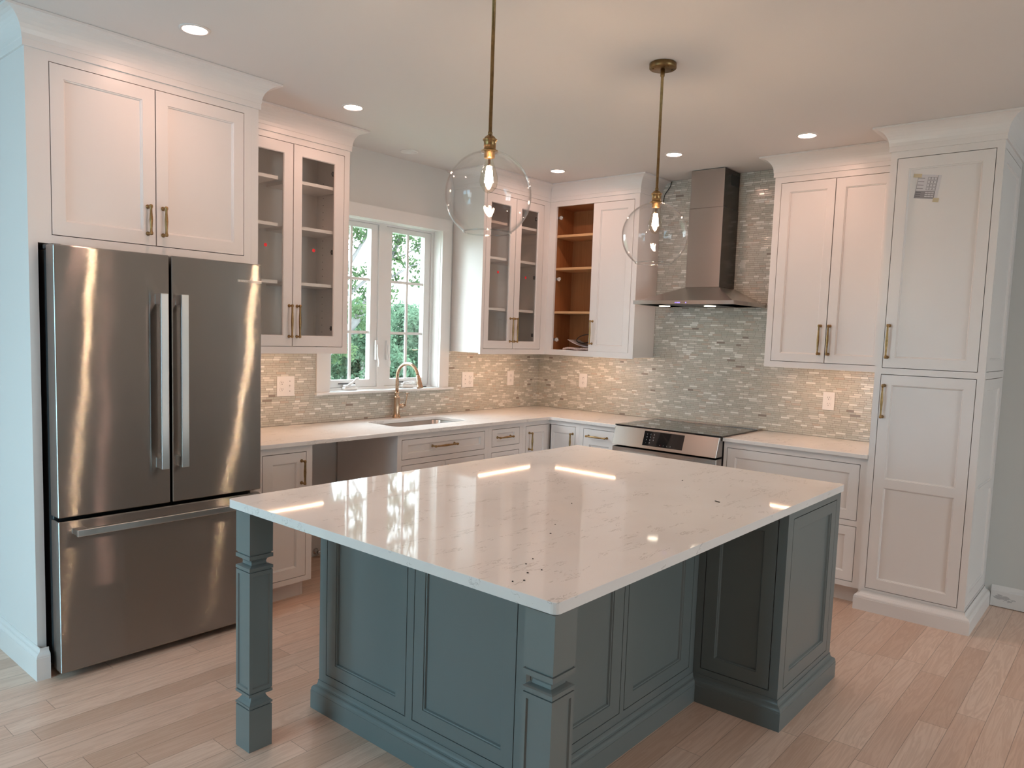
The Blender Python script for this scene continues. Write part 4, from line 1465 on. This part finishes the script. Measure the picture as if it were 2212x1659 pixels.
mb.add([(hx, hy0, zl_), (hx, hy1, zl_), (xw, hy1, zl_), (xw, hy0, zl_), (hx + 0.018, hy0 - 0.018, zl_), (hx + 0.018, hy1 + 0.018, zl_), (xw, hy1 + 0.018, zl_), (xw, hy0 - 0.018, zl_)],
       [(0, 1, 5, 4), (1, 2, 6, 5), (3, 0, 4, 7)])
mb.add([(hx, hy0, zb_ + 0.006), (hx, hy1, zb_ + 0.006), (xw, hy1, zb_ + 0.006), (xw, hy0, zb_ + 0.006)], [(0, 1, 2, 3)])
cn = mb.build('canopy', 'steel', root)
mb = MB()
mb.box(hx + 0.07, xw - 0.07, hy0 - 0.2, (hy0 + hy1) / 2 + 0.004, zb_ + 0.001, zb_ + 0.0045)
mb.box(hx + 0.07, xw - 0.07, (hy0 + hy1) / 2 - 0.004, hy1 + 0.2, zb_ + 0.001, zb_ + 0.0045)
part_of(cn, mb.build('grease_filter', 'darkgrey'))
for yy in (-1.435, -1.797):
    mb = MB(); mb.lathe([(0.040, 0.0), (0.040, 0.004)], (-0.330, yy, zb_ - 0.004), (0, 0, 1), 24)
    part_of(cn, mb.build('lamp', 'hoodlamp'))
mb = MB()
for u in (1.648, 1.660, 1.667, 1.674, 1.681, 1.728):
    FH = Face('x', hx)
    FH.box(mb, u - 0.003, u + 0.003, 0.0, 0.0008, 1.804, 1.810)
part_of(cn, mb.build('control_leds', 'led'))
def dark_reflection_sides(o):
    o.data.materials.append(M['chimney_side_reflection'])
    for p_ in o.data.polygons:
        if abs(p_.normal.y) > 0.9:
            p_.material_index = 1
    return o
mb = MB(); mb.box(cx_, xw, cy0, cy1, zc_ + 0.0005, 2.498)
dark_reflection_sides(mb.build('chimney', 'chimney', root, 0.0015, 1))
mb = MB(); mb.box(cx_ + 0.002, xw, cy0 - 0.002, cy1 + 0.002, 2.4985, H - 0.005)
ch = dark_reflection_sides(mb.build('chimney', 'chimney', root, 0.0015, 1))
mb = MB(); mb.box(-0.150, -0.024, cy1 + 0.0018, cy1 + 0.0008, 2.665, 2.742)
part_of(ch, mb.build('vent_opening', 'black'))

# ------------------------------------------------------------------ LED strips under the wall cabinets
def strip(F, u0, u1, label):
    root = empty('under_cabinet_light', F.p((u0 + u1) / 2, -0.02, 1.39), label, 'light strip', 'light strips under the wall cabinets')
    mb = MB(); F.box(mb, u0, u1, -0.0285, -0.0475, 1.3925, 1.3978)
    mb.build('channel', 'plate', root)
    mb = MB(); F.box(mb, u0 + 0.003, u1 - 0.003, -0.034, -0.042, 1.3880, 1.3924)
    mb.build('diffuser', 'strip', root)
strip(FUL, -3.15, -2.50, 'warm light strip under the glass cabinet beside the refrigerator')
strip(FUL, -1.06, -0.42, 'warm light strip under the glass cabinet right of the window')
strip(FUR, 0.45, 1.05, 'warm light strip under the open shelved cabinet left of the hood')
strip(FUR, 2.30, 2.92, 'warm light strip under the two door cabinet beside the pantry')

# ------------------------------------------------------------------ things in the open cabinet
root = empty('booklet', (-0.22, -0.62, 1.43), 'curled paper booklet lying in the bottom of the open wall cabinet', 'booklet')
def curled(mb, u0, u1, w0, w1, zf, th, nu=10):
    for k in range(nu):
        a0, a1 = u0 + (u1 - u0) * k / nu, u0 + (u1 - u0) * (k + 1) / nu
        z0_, z1_ = zf(k / nu), zf((k + 1) / nu)
        vv = []
        for (a, z) in ((a0, z0_), (a1, z1_)):
            for w in (w0, w1):
                vv += [FUR.p(a, w, z), FUR.p(a, w, z + th)]
        mb.add(vv, [(0, 2, 6, 4), (1, 5, 7, 3), (0, 1, 3, 2), (4, 6, 7, 5), (0, 4, 5, 1), (2, 3, 7, 6)])
mb = MB(); curled(mb, 0.505, 0.745, -0.065, -0.235, lambda t: 1.462 + 0.055 * (1 - t) ** 2.2, 0.003); mb.build('cover', 'paper', root)
mb = MB(); curled(mb, 0.515, 0.745, -0.075, -0.230, lambda t: 1.4655 + 0.045 * (1 - t) ** 2.2, 0.002); mb.build('pages', 'ink2', root)
mb = MB(); curled(mb, 0.470, 0.748, -0.045, -0.250, lambda t: 1.4275 + 0.012 * math.sin(t * PI) + 0.006 * math.sin(t * 9), 0.018, 14)
tag(mb.build('plastic_bag', 'bag', None, 0.004, 1), 'crumpled pale plastic bag under the booklet in the open cabinet', 'bag')
pts = []
for k in range(25):
    a = 2 * PI * k / 24
    pts.append(FUR.p(0.645 + 0.085 * math.cos(a), -0.13 + 0.05 * math.sin(a), 1.530 + 0.030 * math.sin(a + 0.5) + 0.012 * math.cos(a)))
mb = MB(); mb.tube(pts, 0.0035, 8, False)
mb.tube([pts[18], FUR.p(0.72, -0.09, 1.4765), FUR.p(0.80, -0.10, 1.480), FUR.p(0.86, -0.12, 1.478)], 0.0035, 8)
tag(mb.build('cable', 'black'), 'loop of black cable on the booklet in the open cabinet', 'cable')
# loose wire at the crown beside the hood
mb = MB()
mb.tube([(-0.020, -1.268, 2.765), (-0.022, -1.262, 2.73), (-0.020, -1.236, 2.70), (-0.018, -1.215, 2.675), (-0.016, -1.205, 2.64), (-0.014, -1.199, 2.60)], 0.003, 8)
tag(mb.build('wire', 'black'), 'thin black wire end by the crown molding left of the hood', 'wire')
# pen on the sill
mb = MB()
mb.tube([(-1.350, 0.058, WZ0 + 0.0045), (-1.268, 0.050, WZ0 + 0.0045)], 0.004, 10)
rootp = mb.build('pen', 'plate'); tag(rootp, 'white pen with black cap lying on the window sill', 'pen')
mb = MB(); mb.tube([(-1.352, 0.0582, WZ0 + 0.0045), (-1.318, 0.0549, WZ0 + 0.0045)], 0.0046, 10)
mb.build('cap', 'black', rootp)
# pipe stub in the empty dishwasher bay
root = empty('pipe_fitting', (-2.36, -0.02, 0.03), 'small metal pipe fitting by the floor in the empty dishwasher bay', 'pipe')
mb = MB(); mb.lathe([(0.020, 0.0), (0.022, 0.004), (0.014, 0.008), (0.014, 0.05), (0.017, 0.052), (0.017, 0.062), (0.010, 0.063)], (-2.36, -0.001, 0.038), (0, -1, 0), 20)
mb.build('stub', 'chrome', root)

# ------------------------------------------------------------------ island
IX0, IX1, IY0, IY1 = -3.932, -1.738, -3.200, -1.693
BX0, BX1, BX2 = -3.560, -1.757, -2.400
BY0, BY1, BY2 = -3.190, -1.742, -2.820
root = empty('kitchen_island', (-2.75, -2.4, 0), 'green grey kitchen island with panelled sides, wide base molding and corner posts', 'kitchen island')
IZ = 0.8825
# core
mb = MB()
mb.prism([(BX0 + 0.02, BY1 - 0.02), (BX0 + 0.02, BY2 + 0.02), (BX2 + 0.02, BY2 + 0.02), (BX2 + 0.02, BY0 + 0.02), (BX1 - 0.02, BY0 + 0.02), (BX1 - 0.02, BY1 - 0.02)], 0.0, IZ - 0.002)
mb.build('core', 'black', root)
def panelled(F, u0, u1, doors, panels, name='side_panel'):
    """fixed frame with inset shaker panels"""
    mb = MB()
    plate(mb, F, (u0, u1, 0.0, IZ), [hole(r) for r in doors], 0.0, -0.019)
    fr_ = mb.build('side_frame', 'island', root)
    for r, p_ in zip(doors, panels):
        shaker(F, r, [p_], name, 'island', root, 0.018, 0.012)
# left side, facing -X
F = Face('x', BX0)
panelled(F, -BY1, -BY2, [(1.790, 2.262, 0.154, 0.845), (2.304, 2.776, 0.154, 0.845)], [(1.846, 2.209, 0.206, 0.795), (2.355, 2.725, 0.206, 0.795)])
# recess back, facing -Y
F = Face('y', BY2)
panelled(F, BX0 + 0.0192, BX2 - 0.0005, [(-3.535, -2.996, 0.154, 0.845), (-2.962, -2.445, 0.154, 0.845)], [(-3.480, -3.062, 0.206, 0.795), (-2.902, -2.520, 0.206, 0.795)])
# end cabinet, side facing -X
F = Face('x', BX2)
panelled(F, -BY2 + 0.0005, -BY0, [(2.855, 3.150, 0.148, 0.846)], [(2.912, 3.097, 0.205, 0.794)])
# end cabinet, front facing -Y
F = Face('y', BY0)
mb = MB(); r = (-2.340, -1.812, 0.146, 0.848)
plate(mb, F, (BX2 + 0.0192, BX1 - 0.0192, 0.0, IZ), [hole(r)], 0.0, -0.019); mb.build('side_frame', 'island', root)
shaker(F, r, [(-2.290, -1.868, 0.202, 0.798)], 'door', 'island', root, 0.018, 0.012)
# far sides, plain panelling
class FaceFar(Face):
    def p(self, u, w, z):
        return (u, self.plane + w, z) if self.facing == 'y' else (self.plane + w, u, z)
F = FaceFar('y', BY1)
ws = [(BX0 + 0.05 + k * 0.585, BX0 + 0.585 + k * 0.585, 0.154, 0.845) for k in range(3)]
mb = MB(); plate(mb, F, (BX0 + 0.0192, BX1 - 0.0192, 0.0, IZ), [hole(r) for r in ws], 0.0, -0.019); mb.build('side_frame', 'island', root)
for r in ws:
    d = shaker(F, r, [inset(r, 0.055)], 'door', 'island', root, 0.018, 0.012)
    part_of(d, handle(F, r[1] - 0.03, 0.74, 0.125, True, None))
F = FaceFar('x', BX1)
ws = [(BY0 + 0.05, (BY0 + BY1) / 2 - 0.02, 0.154, 0.845), ((BY0 + BY1) / 2 + 0.02, BY1 - 0.05, 0.154, 0.845)]
panelled(F, BY0, BY1, ws, [inset(r, 0.055) for r in ws])
# base molding all round
mb = MB()
loop = [(BX1, BY1), (BX0, BY1), (BX0, BY2), (BX2, BY2), (BX2, BY0), (BX1, BY0), (BX1, BY1)]
# travel so that outward is on the right
loop = [(BX0, BY1), (BX0, BY2), (BX2, BY2), (BX2, BY0), (BX1, BY0), (BX1, BY1), (BX0, BY1)]
mb.sweep(loop, base_profile(0.024, 0.118, 0.042), pre=(BX1, BY1), post=(BX0, BY2))
mb.build('base_molding', 'island', root)

def post(x0, y0):
    """square post, 0.092 wide, with cut necks and panelled shaft"""
    s = 0.092
    cx, cy = x0 + s / 2, y0 + s / 2
    mb = MB()
    def sq(h, z):
        return [(cx - h, cy - h, z), (cx + h, cy - h, z), (cx + h, cy + h, z), (cx - h, cy + h, z)]
    h = s / 2
    prof = [(h, 0.0), (h, 0.1585), (h - 0.004, 0.1595), (h - 0.004, 0.1635), (h + 0.001, 0.1640), (h + 0.001, 0.172)]
    # lower cove, then plate, then shaft
    for k in range(7):
        t = k / 6
        prof.append((h - 0.002 - 0.016 * math.sin(t * PI * 0.5), 0.173 + 0.030 * t)) if k < 6 else None
    prof += [(h - 0.018, 0.203), (h - 0.018, 0.207), (h + 0.001, 0.2075), (h + 0.001, 0.2175), (h - 0.004, 0.2180), (h - 0.004, 0.2215), (h, 0.2220)]
    prof += [(h, 0.668), (h - 0.004, 0.6685), (h - 0.004, 0.6720), (h + 0.001, 0.6725), (h + 0.001, 0.6835), (h - 0.004, 0.686), (h - 0.016, 0.690), (h - 0.017, 0.700), (h - 0.014, 0.708), (h - 0.006, 0.713), (h + 0.001, 0.7145), (h + 0.001, 0.7285), (h - 0.004, 0.729), (h - 0.004, 0.7335), (h, 0.734), (h, IZ)]
    rings = [sq(a, z) for a, z in prof]
    vv = [p for r in rings for p in r]
    ff = [(i * 4 + k, i * 4 + (k + 1) % 4, (i + 1) * 4 + (k + 1) % 4, (i + 1) * 4 + k) for i in range(len(rings) - 1) for k in range(4)]
    skip = None
    # replace the shaft faces with framed recessed panels
    idx = [i for i in range(len(prof) - 1) if abs(prof[i][1] - 0.2220) < 1e-6 and abs(prof[i + 1][1] - 0.668) < 1e-6][0]
    ff = [f for f in ff if f[0] // 4 != idx]
    mb.add(vv, ff + [(3, 2, 1, 0), tuple(range(len(vv) - 4, len(vv)))])
    for facing, plane, a, cls in (('y', cy - h, cx, Face), ('x', cx - h, -cy, Face), ('y', cy + h, cx, FaceFar), ('x', cx + h, cy, FaceFar)):
        Fp = cls(facing, plane)
        rr = (a - h, a + h, 0.2220, 0.668); ri = (a - h + 0.012, a + h - 0.012, 0.236, 0.654); rj = inset(ri, 0.003)
        ring(mb, Fp, rr, 0, ri, 0); ring(mb, Fp, ri, 0, rj, -0.005)
        Fp.quad(mb, [(rj[0], -0.005, rj[2]), (rj[1], -0.005, rj[2]), (rj[1], -0.005, rj[3]), (rj[0], -0.005, rj[3])])
    return mb.build('leg', 'island', root)
lg = post(-3.934, -1.848); lg['label'] = 'carved post by the refrigerator'
lg = post(-3.934, -3.199); lg['label'] = 'carved post at the near corner'

ol = rounded_rect(IX0, IX1, IY0, IY1, 0.018, 4)
o = slab_with_hole(ol, None, IZ + 0.0005, CT, 'island_countertop', 'quartz', None, 0.003)
tag(o, 'large white quartz worktop on the green grey island', 'countertop')
# crumbs on the worktop
mb = MB()
vv = [(-2.560, -2.949), (-2.556, -2.952), (-2.566, -2.974), (-2.571, -2.972)]
mb.prism(vv, CT + 0.0004, CT + 0.003)
tag(mb.build('splinter', 'chip'), 'dark splinter lying on the island worktop toward the pantry', 'splinter')
mb = MB()
for (x, y) in ((-3.336, -2.743), (-3.438, -2.802), (-3.695, -2.936), (-3.746, -2.953), (-3.756, -3.016), (-3.803, -3.005), (-3.858, -3.039), (-3.886, -3.023), (-3.031, -2.590), (-2.262, -2.650)):
    a = random.random() * 3; s = random.uniform(0.0025, 0.0042)
    mb.prism([(x + s * math.cos(a + k * 1.26) * random.uniform(0.6, 1.1), y + s * math.sin(a + k * 1.26) * random.uniform(0.6, 1.1)) for k in range(5)], CT + 0.0004, CT + 0.0022)
tag(mb.build('crumbs', 'chip'), 'scattered dark specks of grit on the island worktop', 'grit', None, 'stuff')

# ------------------------------------------------------------------ pendants
def pendant(x, y, label):
    root = empty('pendant_light', (x, y, H), label, 'pendant lamp', 'globe pendants over the island')
    zc = 2.016
    R = 0.148
    mb = MB()
    mb.lathe([(0.0, 0.0), (0.056, 0.0), (0.060, 0.003), (0.060, 0.022), (0.057, 0.025), (0.0, 0.025)][::-1], (x, y, H - 0.0005), (0, 0, -1), 36)
    for a in (0.6, 2.4, 4.2, 5.6):
        mb.lathe([(0.0045, 0.0), (0.0045, 0.003), (0.002, 0.005)], (x + 0.045 * math.cos(a), y + 0.045 * math.sin(a), H - 0.0255), (0, 0, -1), 10)
    mb.build('canopy', 'rod_brass', root)
    mb = MB()
    mb.lathe([(0.0095, 0.025), (0.0095, 0.055), (0.0085, 0.058), (0.0062, 0.060), (0.0062, 0.545), (0.0078, 0.546), (0.0078, 0.556), (0.0062, 0.557)], (x, y, H), (0, 0, -1), 16)
    mb.build('rod', 'rod_brass', root)
    zt = 2.216
    mb = MB()
    mb.lathe([(0.007, 0.0), (0.012, 0.002), (0.018, 0.007), (0.0205, 0.012), (0.0245, 0.0135), (0.0245, 0.0185), (0.0205, 0.020), (0.0205, 0.046), (0.023, 0.048), (0.030, 0.052), (0.030, 0.055), (0.018, 0.056), (0.018, 0.075), (0.0, 0.075)], (x, y, zt), (0, 0, -1), 28)
    mb.build('socket', 'brass', root)
    # globe: shell with a collar hole above and a wide opening below
    mb = MB()
    a0 = math.asin(0.027 / R); a1 = PI - math.asin(0.082 / R)
    prof = []
    n = 26
    for k in range(n + 1):
        a = a0 + (a1 - a0) * k / n
        prof.append((R * math.sin(a), R * math.cos(a)))
    prof += [(0.0825, R * math.cos(a1) - 0.003), (0.080, R * math.cos(a1) - 0.004), (0.0785, R * math.cos(a1) - 0.002)]
    Ri = R - 0.0028
    for k in range(n, -1, -1):
        a = a0 + (a1 - a0) * k / n
        prof.append((Ri * math.sin(a), Ri * math.cos(a)))
    prof.append(prof[0])
    mb.lathe(prof, (x, y, zc), (0, 0, 1), 48, False)
    gl = mb.build('globe', 'globe', root)
    zr = zc + R * math.cos(a1)
    mb = MB()
    mb.tube([(x + 0.0815 * math.cos(2 * PI * k / 48), y + 0.0815 * math.sin(2 * PI * k / 48), zr - 0.001) for k in range(49)], 0.0024, 8, False)
    part_of(gl, mb.build('rim', 'rimglass'))
    mb = MB()
    bz = zt - 0.075
    prof = [(0.012, 0.0), (0.013, 0.012), (0.022, 0.035), (0.030, 0.062), (0.0315, 0.078), (0.027, 0.098), (0.014, 0.112), (0.004, 0.117), (0.0, 0.118)]
    mb.lathe(prof, (x, y, bz), (0, 0, -1), 28, False)
    b = mb.build('bulb', 'bulbglass', root)
    mb = MB()
    for k in range(4):
        a = k * PI / 2 + 0.4
        c, s = math.cos(a), math.sin(a)
        mb.tube([(x + 0.006 * c, y + 0.006 * s, bz - 0.028), (x + 0.0125 * c, y + 0.0125 * s, bz - 0.082)], 0.0032, 8)
    mb.build('filament', 'filament', b)
    mb = MB()
    mb.lathe([(0.0045, 0.006), (0.003, 0.03), (0.002, 0.085), (0.003, 0.088), (0.0, 0.089)], (x, y, bz), (0, 0, -1), 10, False)
    mb.build('stem', 'bulbglass', b)
pendant(-3.404, -2.455, 'clear globe pendant with rod running out of the top of the picture')
pendant(-2.280, -2.455, 'clear globe pendant with its round ceiling canopy in view')

# ------------------------------------------------------------------ recessed lights
def downlight(x, y, label):
    root = empty('recessed_light', (x, y, H), label, 'ceiling light', 'recessed ceiling lights')
    mb = MB()
    mb.lathe([(0.062, 0.0005), (0.062, 0.003), (0.060, 0.005), (0.050, 0.006), (0.0465, 0.002), (0.0465, 0.0005)], (x, y, H), (0, 0, -1), 36, False)
    mb.build('trim_ring', 'ceiling', root)
    mb = MB()
    mb.lathe([(0.0, 0.0012), (0.046, 0.0012)], (x, y, H), (0, 0, -1), 32, False)
    mb.build('diffuser', 'lamp', root)
downlight(-3.730, -1.062, 'lit recessed ceiling light in front of the cabinet over the refrigerator')
downlight(-2.655, -0.730, 'lit recessed ceiling light in front of the glass cabinet beside the refrigerator')
downlight(-0.765, -0.726, 'lit recessed ceiling light in front of the corner of the wall cabinets')
downlight(-0.768, -1.693, 'lit recessed ceiling light in front of the range hood chimney')
downlight(-0.770, -2.567, 'lit recessed ceiling light in front of the two door cabinet beside the pantry')
for (x, y) in ((-4.55, -1.95), (-4.40, -3.05), (-4.75, -5.6), (-2.3, -4.9)):  # unseen lamps; the first two added to brighten the left floor
    downlight(x, y, 'unseen recessed ceiling light added in the open room outside the picture')
root = empty('ceiling_speaker', (-1.783, -0.217, H), 'unlit flush round white cover in the ceiling above the window', 'ceiling fitting')
mb = MB()
mb.lathe([(0.062, 0.0005), (0.062, 0.003), (0.059, 0.006), (0.050, 0.007), (0.0485, 0.0035), (0.0, 0.003)], (-1.783, -0.217, H), (0, 0, -1), 36, False)
mb.build('cover', 'trim', root)

# ------------------------------------------------------------------ outdoors
GZ = -1.2
mb = MB(); mb.box(-40, 45, 0.3, 70, GZ - 0.2, GZ); mb.build('ground', 'grass')['kind'] = 'structure'

def leaf_cloud(blobs, count, size, seed):
    rnd = random.Random(seed)
    mb = MB()
    tot = sum(b[3] ** 2 for b in blobs)
    for b in blobs:
        nb = int(count * b[3] ** 2 / tot)
        for _ in range(nb):
            d = Vector((rnd.gauss(0, 1), rnd.gauss(0, 1), rnd.gauss(0, 0.8)))
            d = d.normalized() * (rnd.random() ** 0.45)
            c = Vector(b[:3]) + d * b[3]
            s = size * rnd.uniform(0.6, 1.25)
            n = Vector((rnd.gauss(0, 1), rnd.gauss(0, 1), rnd.gauss(0, 1))).normalized()
            t = n.orthogonal().normalized()
            q = Matrix.Rotation(rnd.random() * 6.28, 3, n)
            t = q @ t; u = n.cross(t)
            mb.add([c - t * s, c - t * s * 0.1 + u * s * 0.45, c + t * s, c - t * s * 0.1 - u * s * 0.45], [(0, 1, 2), (0, 2, 3)])
    return mb
def bark_branch(mb, pts, r0, r1, seg=8):
    n = len(pts)
    mb.tube(pts, [r0 + (r1 - r0) * i / (n - 1) for i in range(n)], seg)

# one big oak close to the house: its limbs cross the panes
root = empty('oak_tree', (1.0, 5.6, GZ), 'large oak with leaning grey limbs close outside the window', 'tree')
mb = MB()
bark_branch(mb, [(1.0, 5.6, GZ), (1.2, 5.6, 0.3), (1.4, 5.6, 1.2), (1.6, 5.6, 2.1), (1.9, 5.7, 3.2), (2.0, 5.8, 5.0)], 0.24, 0.08)
bark_branch(mb, [(1.25, 5.6, 0.4), (1.7, 5.55, 1.15), (2.0, 5.5, 1.45), (2.22, 5.5, 1.66), (2.44, 5.5, 1.97), (2.72, 5.5, 2.36), (2.91, 5.5, 2.70), (3.04, 5.5, 2.92), (3.3, 5.5, 3.5)], 0.095, 0.025)
bark_branch(mb, [(1.55, 5.6, 1.8), (1.8, 5.55, 1.95), (2.05, 5.5, 2.08), (2.23, 5.5, 2.19), (2.40, 5.5, 2.32), (2.7, 5.45, 2.45)], 0.045, 0.02)
bark_branch(mb, [(1.65, 5.6, 2.2), (1.9, 5.5, 2.36), (2.08, 5.5, 2.55), (2.22, 5.5, 2.74), (2.36, 5.5, 2.95), (2.6, 5.4, 3.5)], 0.05, 0.02)
bark_branch(mb, [(2.72, 5.5, 2.36), (2.95, 5.4, 2.45), (3.2, 5.3, 2.62), (3.6, 5.2, 2.75)], 0.022, 0.008)
bark_branch(mb, [(2.91, 5.5, 2.70), (3.2, 5.5, 2.8), (3.6, 5.4, 3.05)], 0.022, 0.008)
bark_branch(mb, [(2.0, 5.5, 1.45), (2.25, 5.3, 1.5), (2.6, 5.2, 1.48)], 0.02, 0.008)
mb.build('trunk', 'bark', root)
blobs = [(2.10, 5.5, 3.05, 0.28), (2.45, 5.5, 3.15, 0.25), (2.85, 5.5, 3.00, 0.26), (3.10, 5.4, 3.12, 0.22), (3.05, 5.5, 2.72, 0.2), (3.32, 5.4, 2.66, 0.17), (3.55, 5.3, 2.55, 0.15),
         (2.80, 5.5, 2.45, 0.18), (2.86, 5.5, 2.18, 0.2), (3.02, 5.5, 2.40, 0.13), (2.18, 5.5, 2.42, 0.16), (2.45, 5.5, 2.50, 0.15), (2.12, 5.5, 2.20, 0.14), (2.42, 5.5, 2.15, 0.15), (2.2, 5.4, 1.85, 0.2),
         (2.45, 5.5, 1.60, 0.2), (2.05, 5.6, 1.2, 0.25), (3.5, 5.4, 2.98, 0.2), (3.4, 5.4, 2.38, 0.12), (3.75, 5.3, 2.8, 0.15), (2.3, 5.6, 3.55, 0.36), (2.75, 5.6, 3.5, 0.34), (3.2, 5.6, 3.55, 0.34), (3.65, 5.6, 3.6, 0.32), (2.5, 5.7, 4.1, 0.42), (3.1, 5.7, 4.1, 0.42), (3.7, 5.7, 4.1, 0.4), (2.4, 5.7, 4.7, 0.45), (3.1, 5.7, 4.7, 0.45), (3.8, 5.7, 4.7, 0.45), (1.6, 5.7, 3.9, 0.7), (2.1, 5.9, 5.2, 1.1), (1.2, 5.7, 2.7, 0.5), (3.7, 5.6, 3.5, 0.3)]
leaf_cloud(blobs, 16000, 0.045, 3).build('crown', 'leaf', root)

# woods behind
def woods_proto(seed):
    rnd = random.Random(seed)
    hgt = 3.7
    bl = []
    for k in range(16):
        z = rnd.uniform(0.5, hgt)
        rr = 1.35 * (1 - 0.5 * (z / hgt) ** 2)
        a = rnd.random() * 6.28
        bl.append((rr * 0.6 * math.cos(a), rr * 0.6 * math.sin(a), z, rnd.uniform(0.5, 0.85)))
    bl.append((0, 0, hgt + 0.2, 0.5))
    c = leaf_cloud(bl, 9500, 0.095, seed)
    t = MB(); bark_branch(t, [(0, 0, -0.1), (0.05, 0.02, 1.2), (-0.05, 0.05, 2.4), (0.02, 0, 3.6)], 0.10, 0.03)
    return c, t
protos = []
WL = 'leafy green woodland tree growing beyond the oak outside the window'
WG = 'woodland trees beyond the window'
spots = []
rnd = random.Random(11)
for yy, xs in ((11.2, (4.2, 7.2, 10.2)), (15.2, (7.0, 10.1, 13.2)), (19.4, (9.5, 12.7, 15.9, 19.1)), (24.0, (12.5, 15.9, 19.3, 22.7))):
    spots += [(x + rnd.uniform(-0.2, 0.2), yy + rnd.uniform(-0.15, 0.15)) for x in xs]
for k, (xx, yy) in enumerate(spots):
    sc = rnd.uniform(0.90, 1.06) * (0.78 + (yy - 11) * 0.012)
    if k < 3:
        c, t = woods_proto(20 + k)
        root = empty('woodland_tree', (0, 0, 0), WL, 'tree', WG)
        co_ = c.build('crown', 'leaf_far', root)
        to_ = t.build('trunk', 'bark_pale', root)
        protos.append(root)
        r = root
    else:
        src = protos[k % 3]
        r = src.copy(); col.objects.link(r)
        for chd in list(src.children):
            cc = chd.copy(); col.objects.link(cc); cc.parent = r
    r.location = (xx, yy, GZ)
    r.rotation_euler = (0, 0, rnd.random() * 6.28)
    r.scale = (sc, sc, sc)
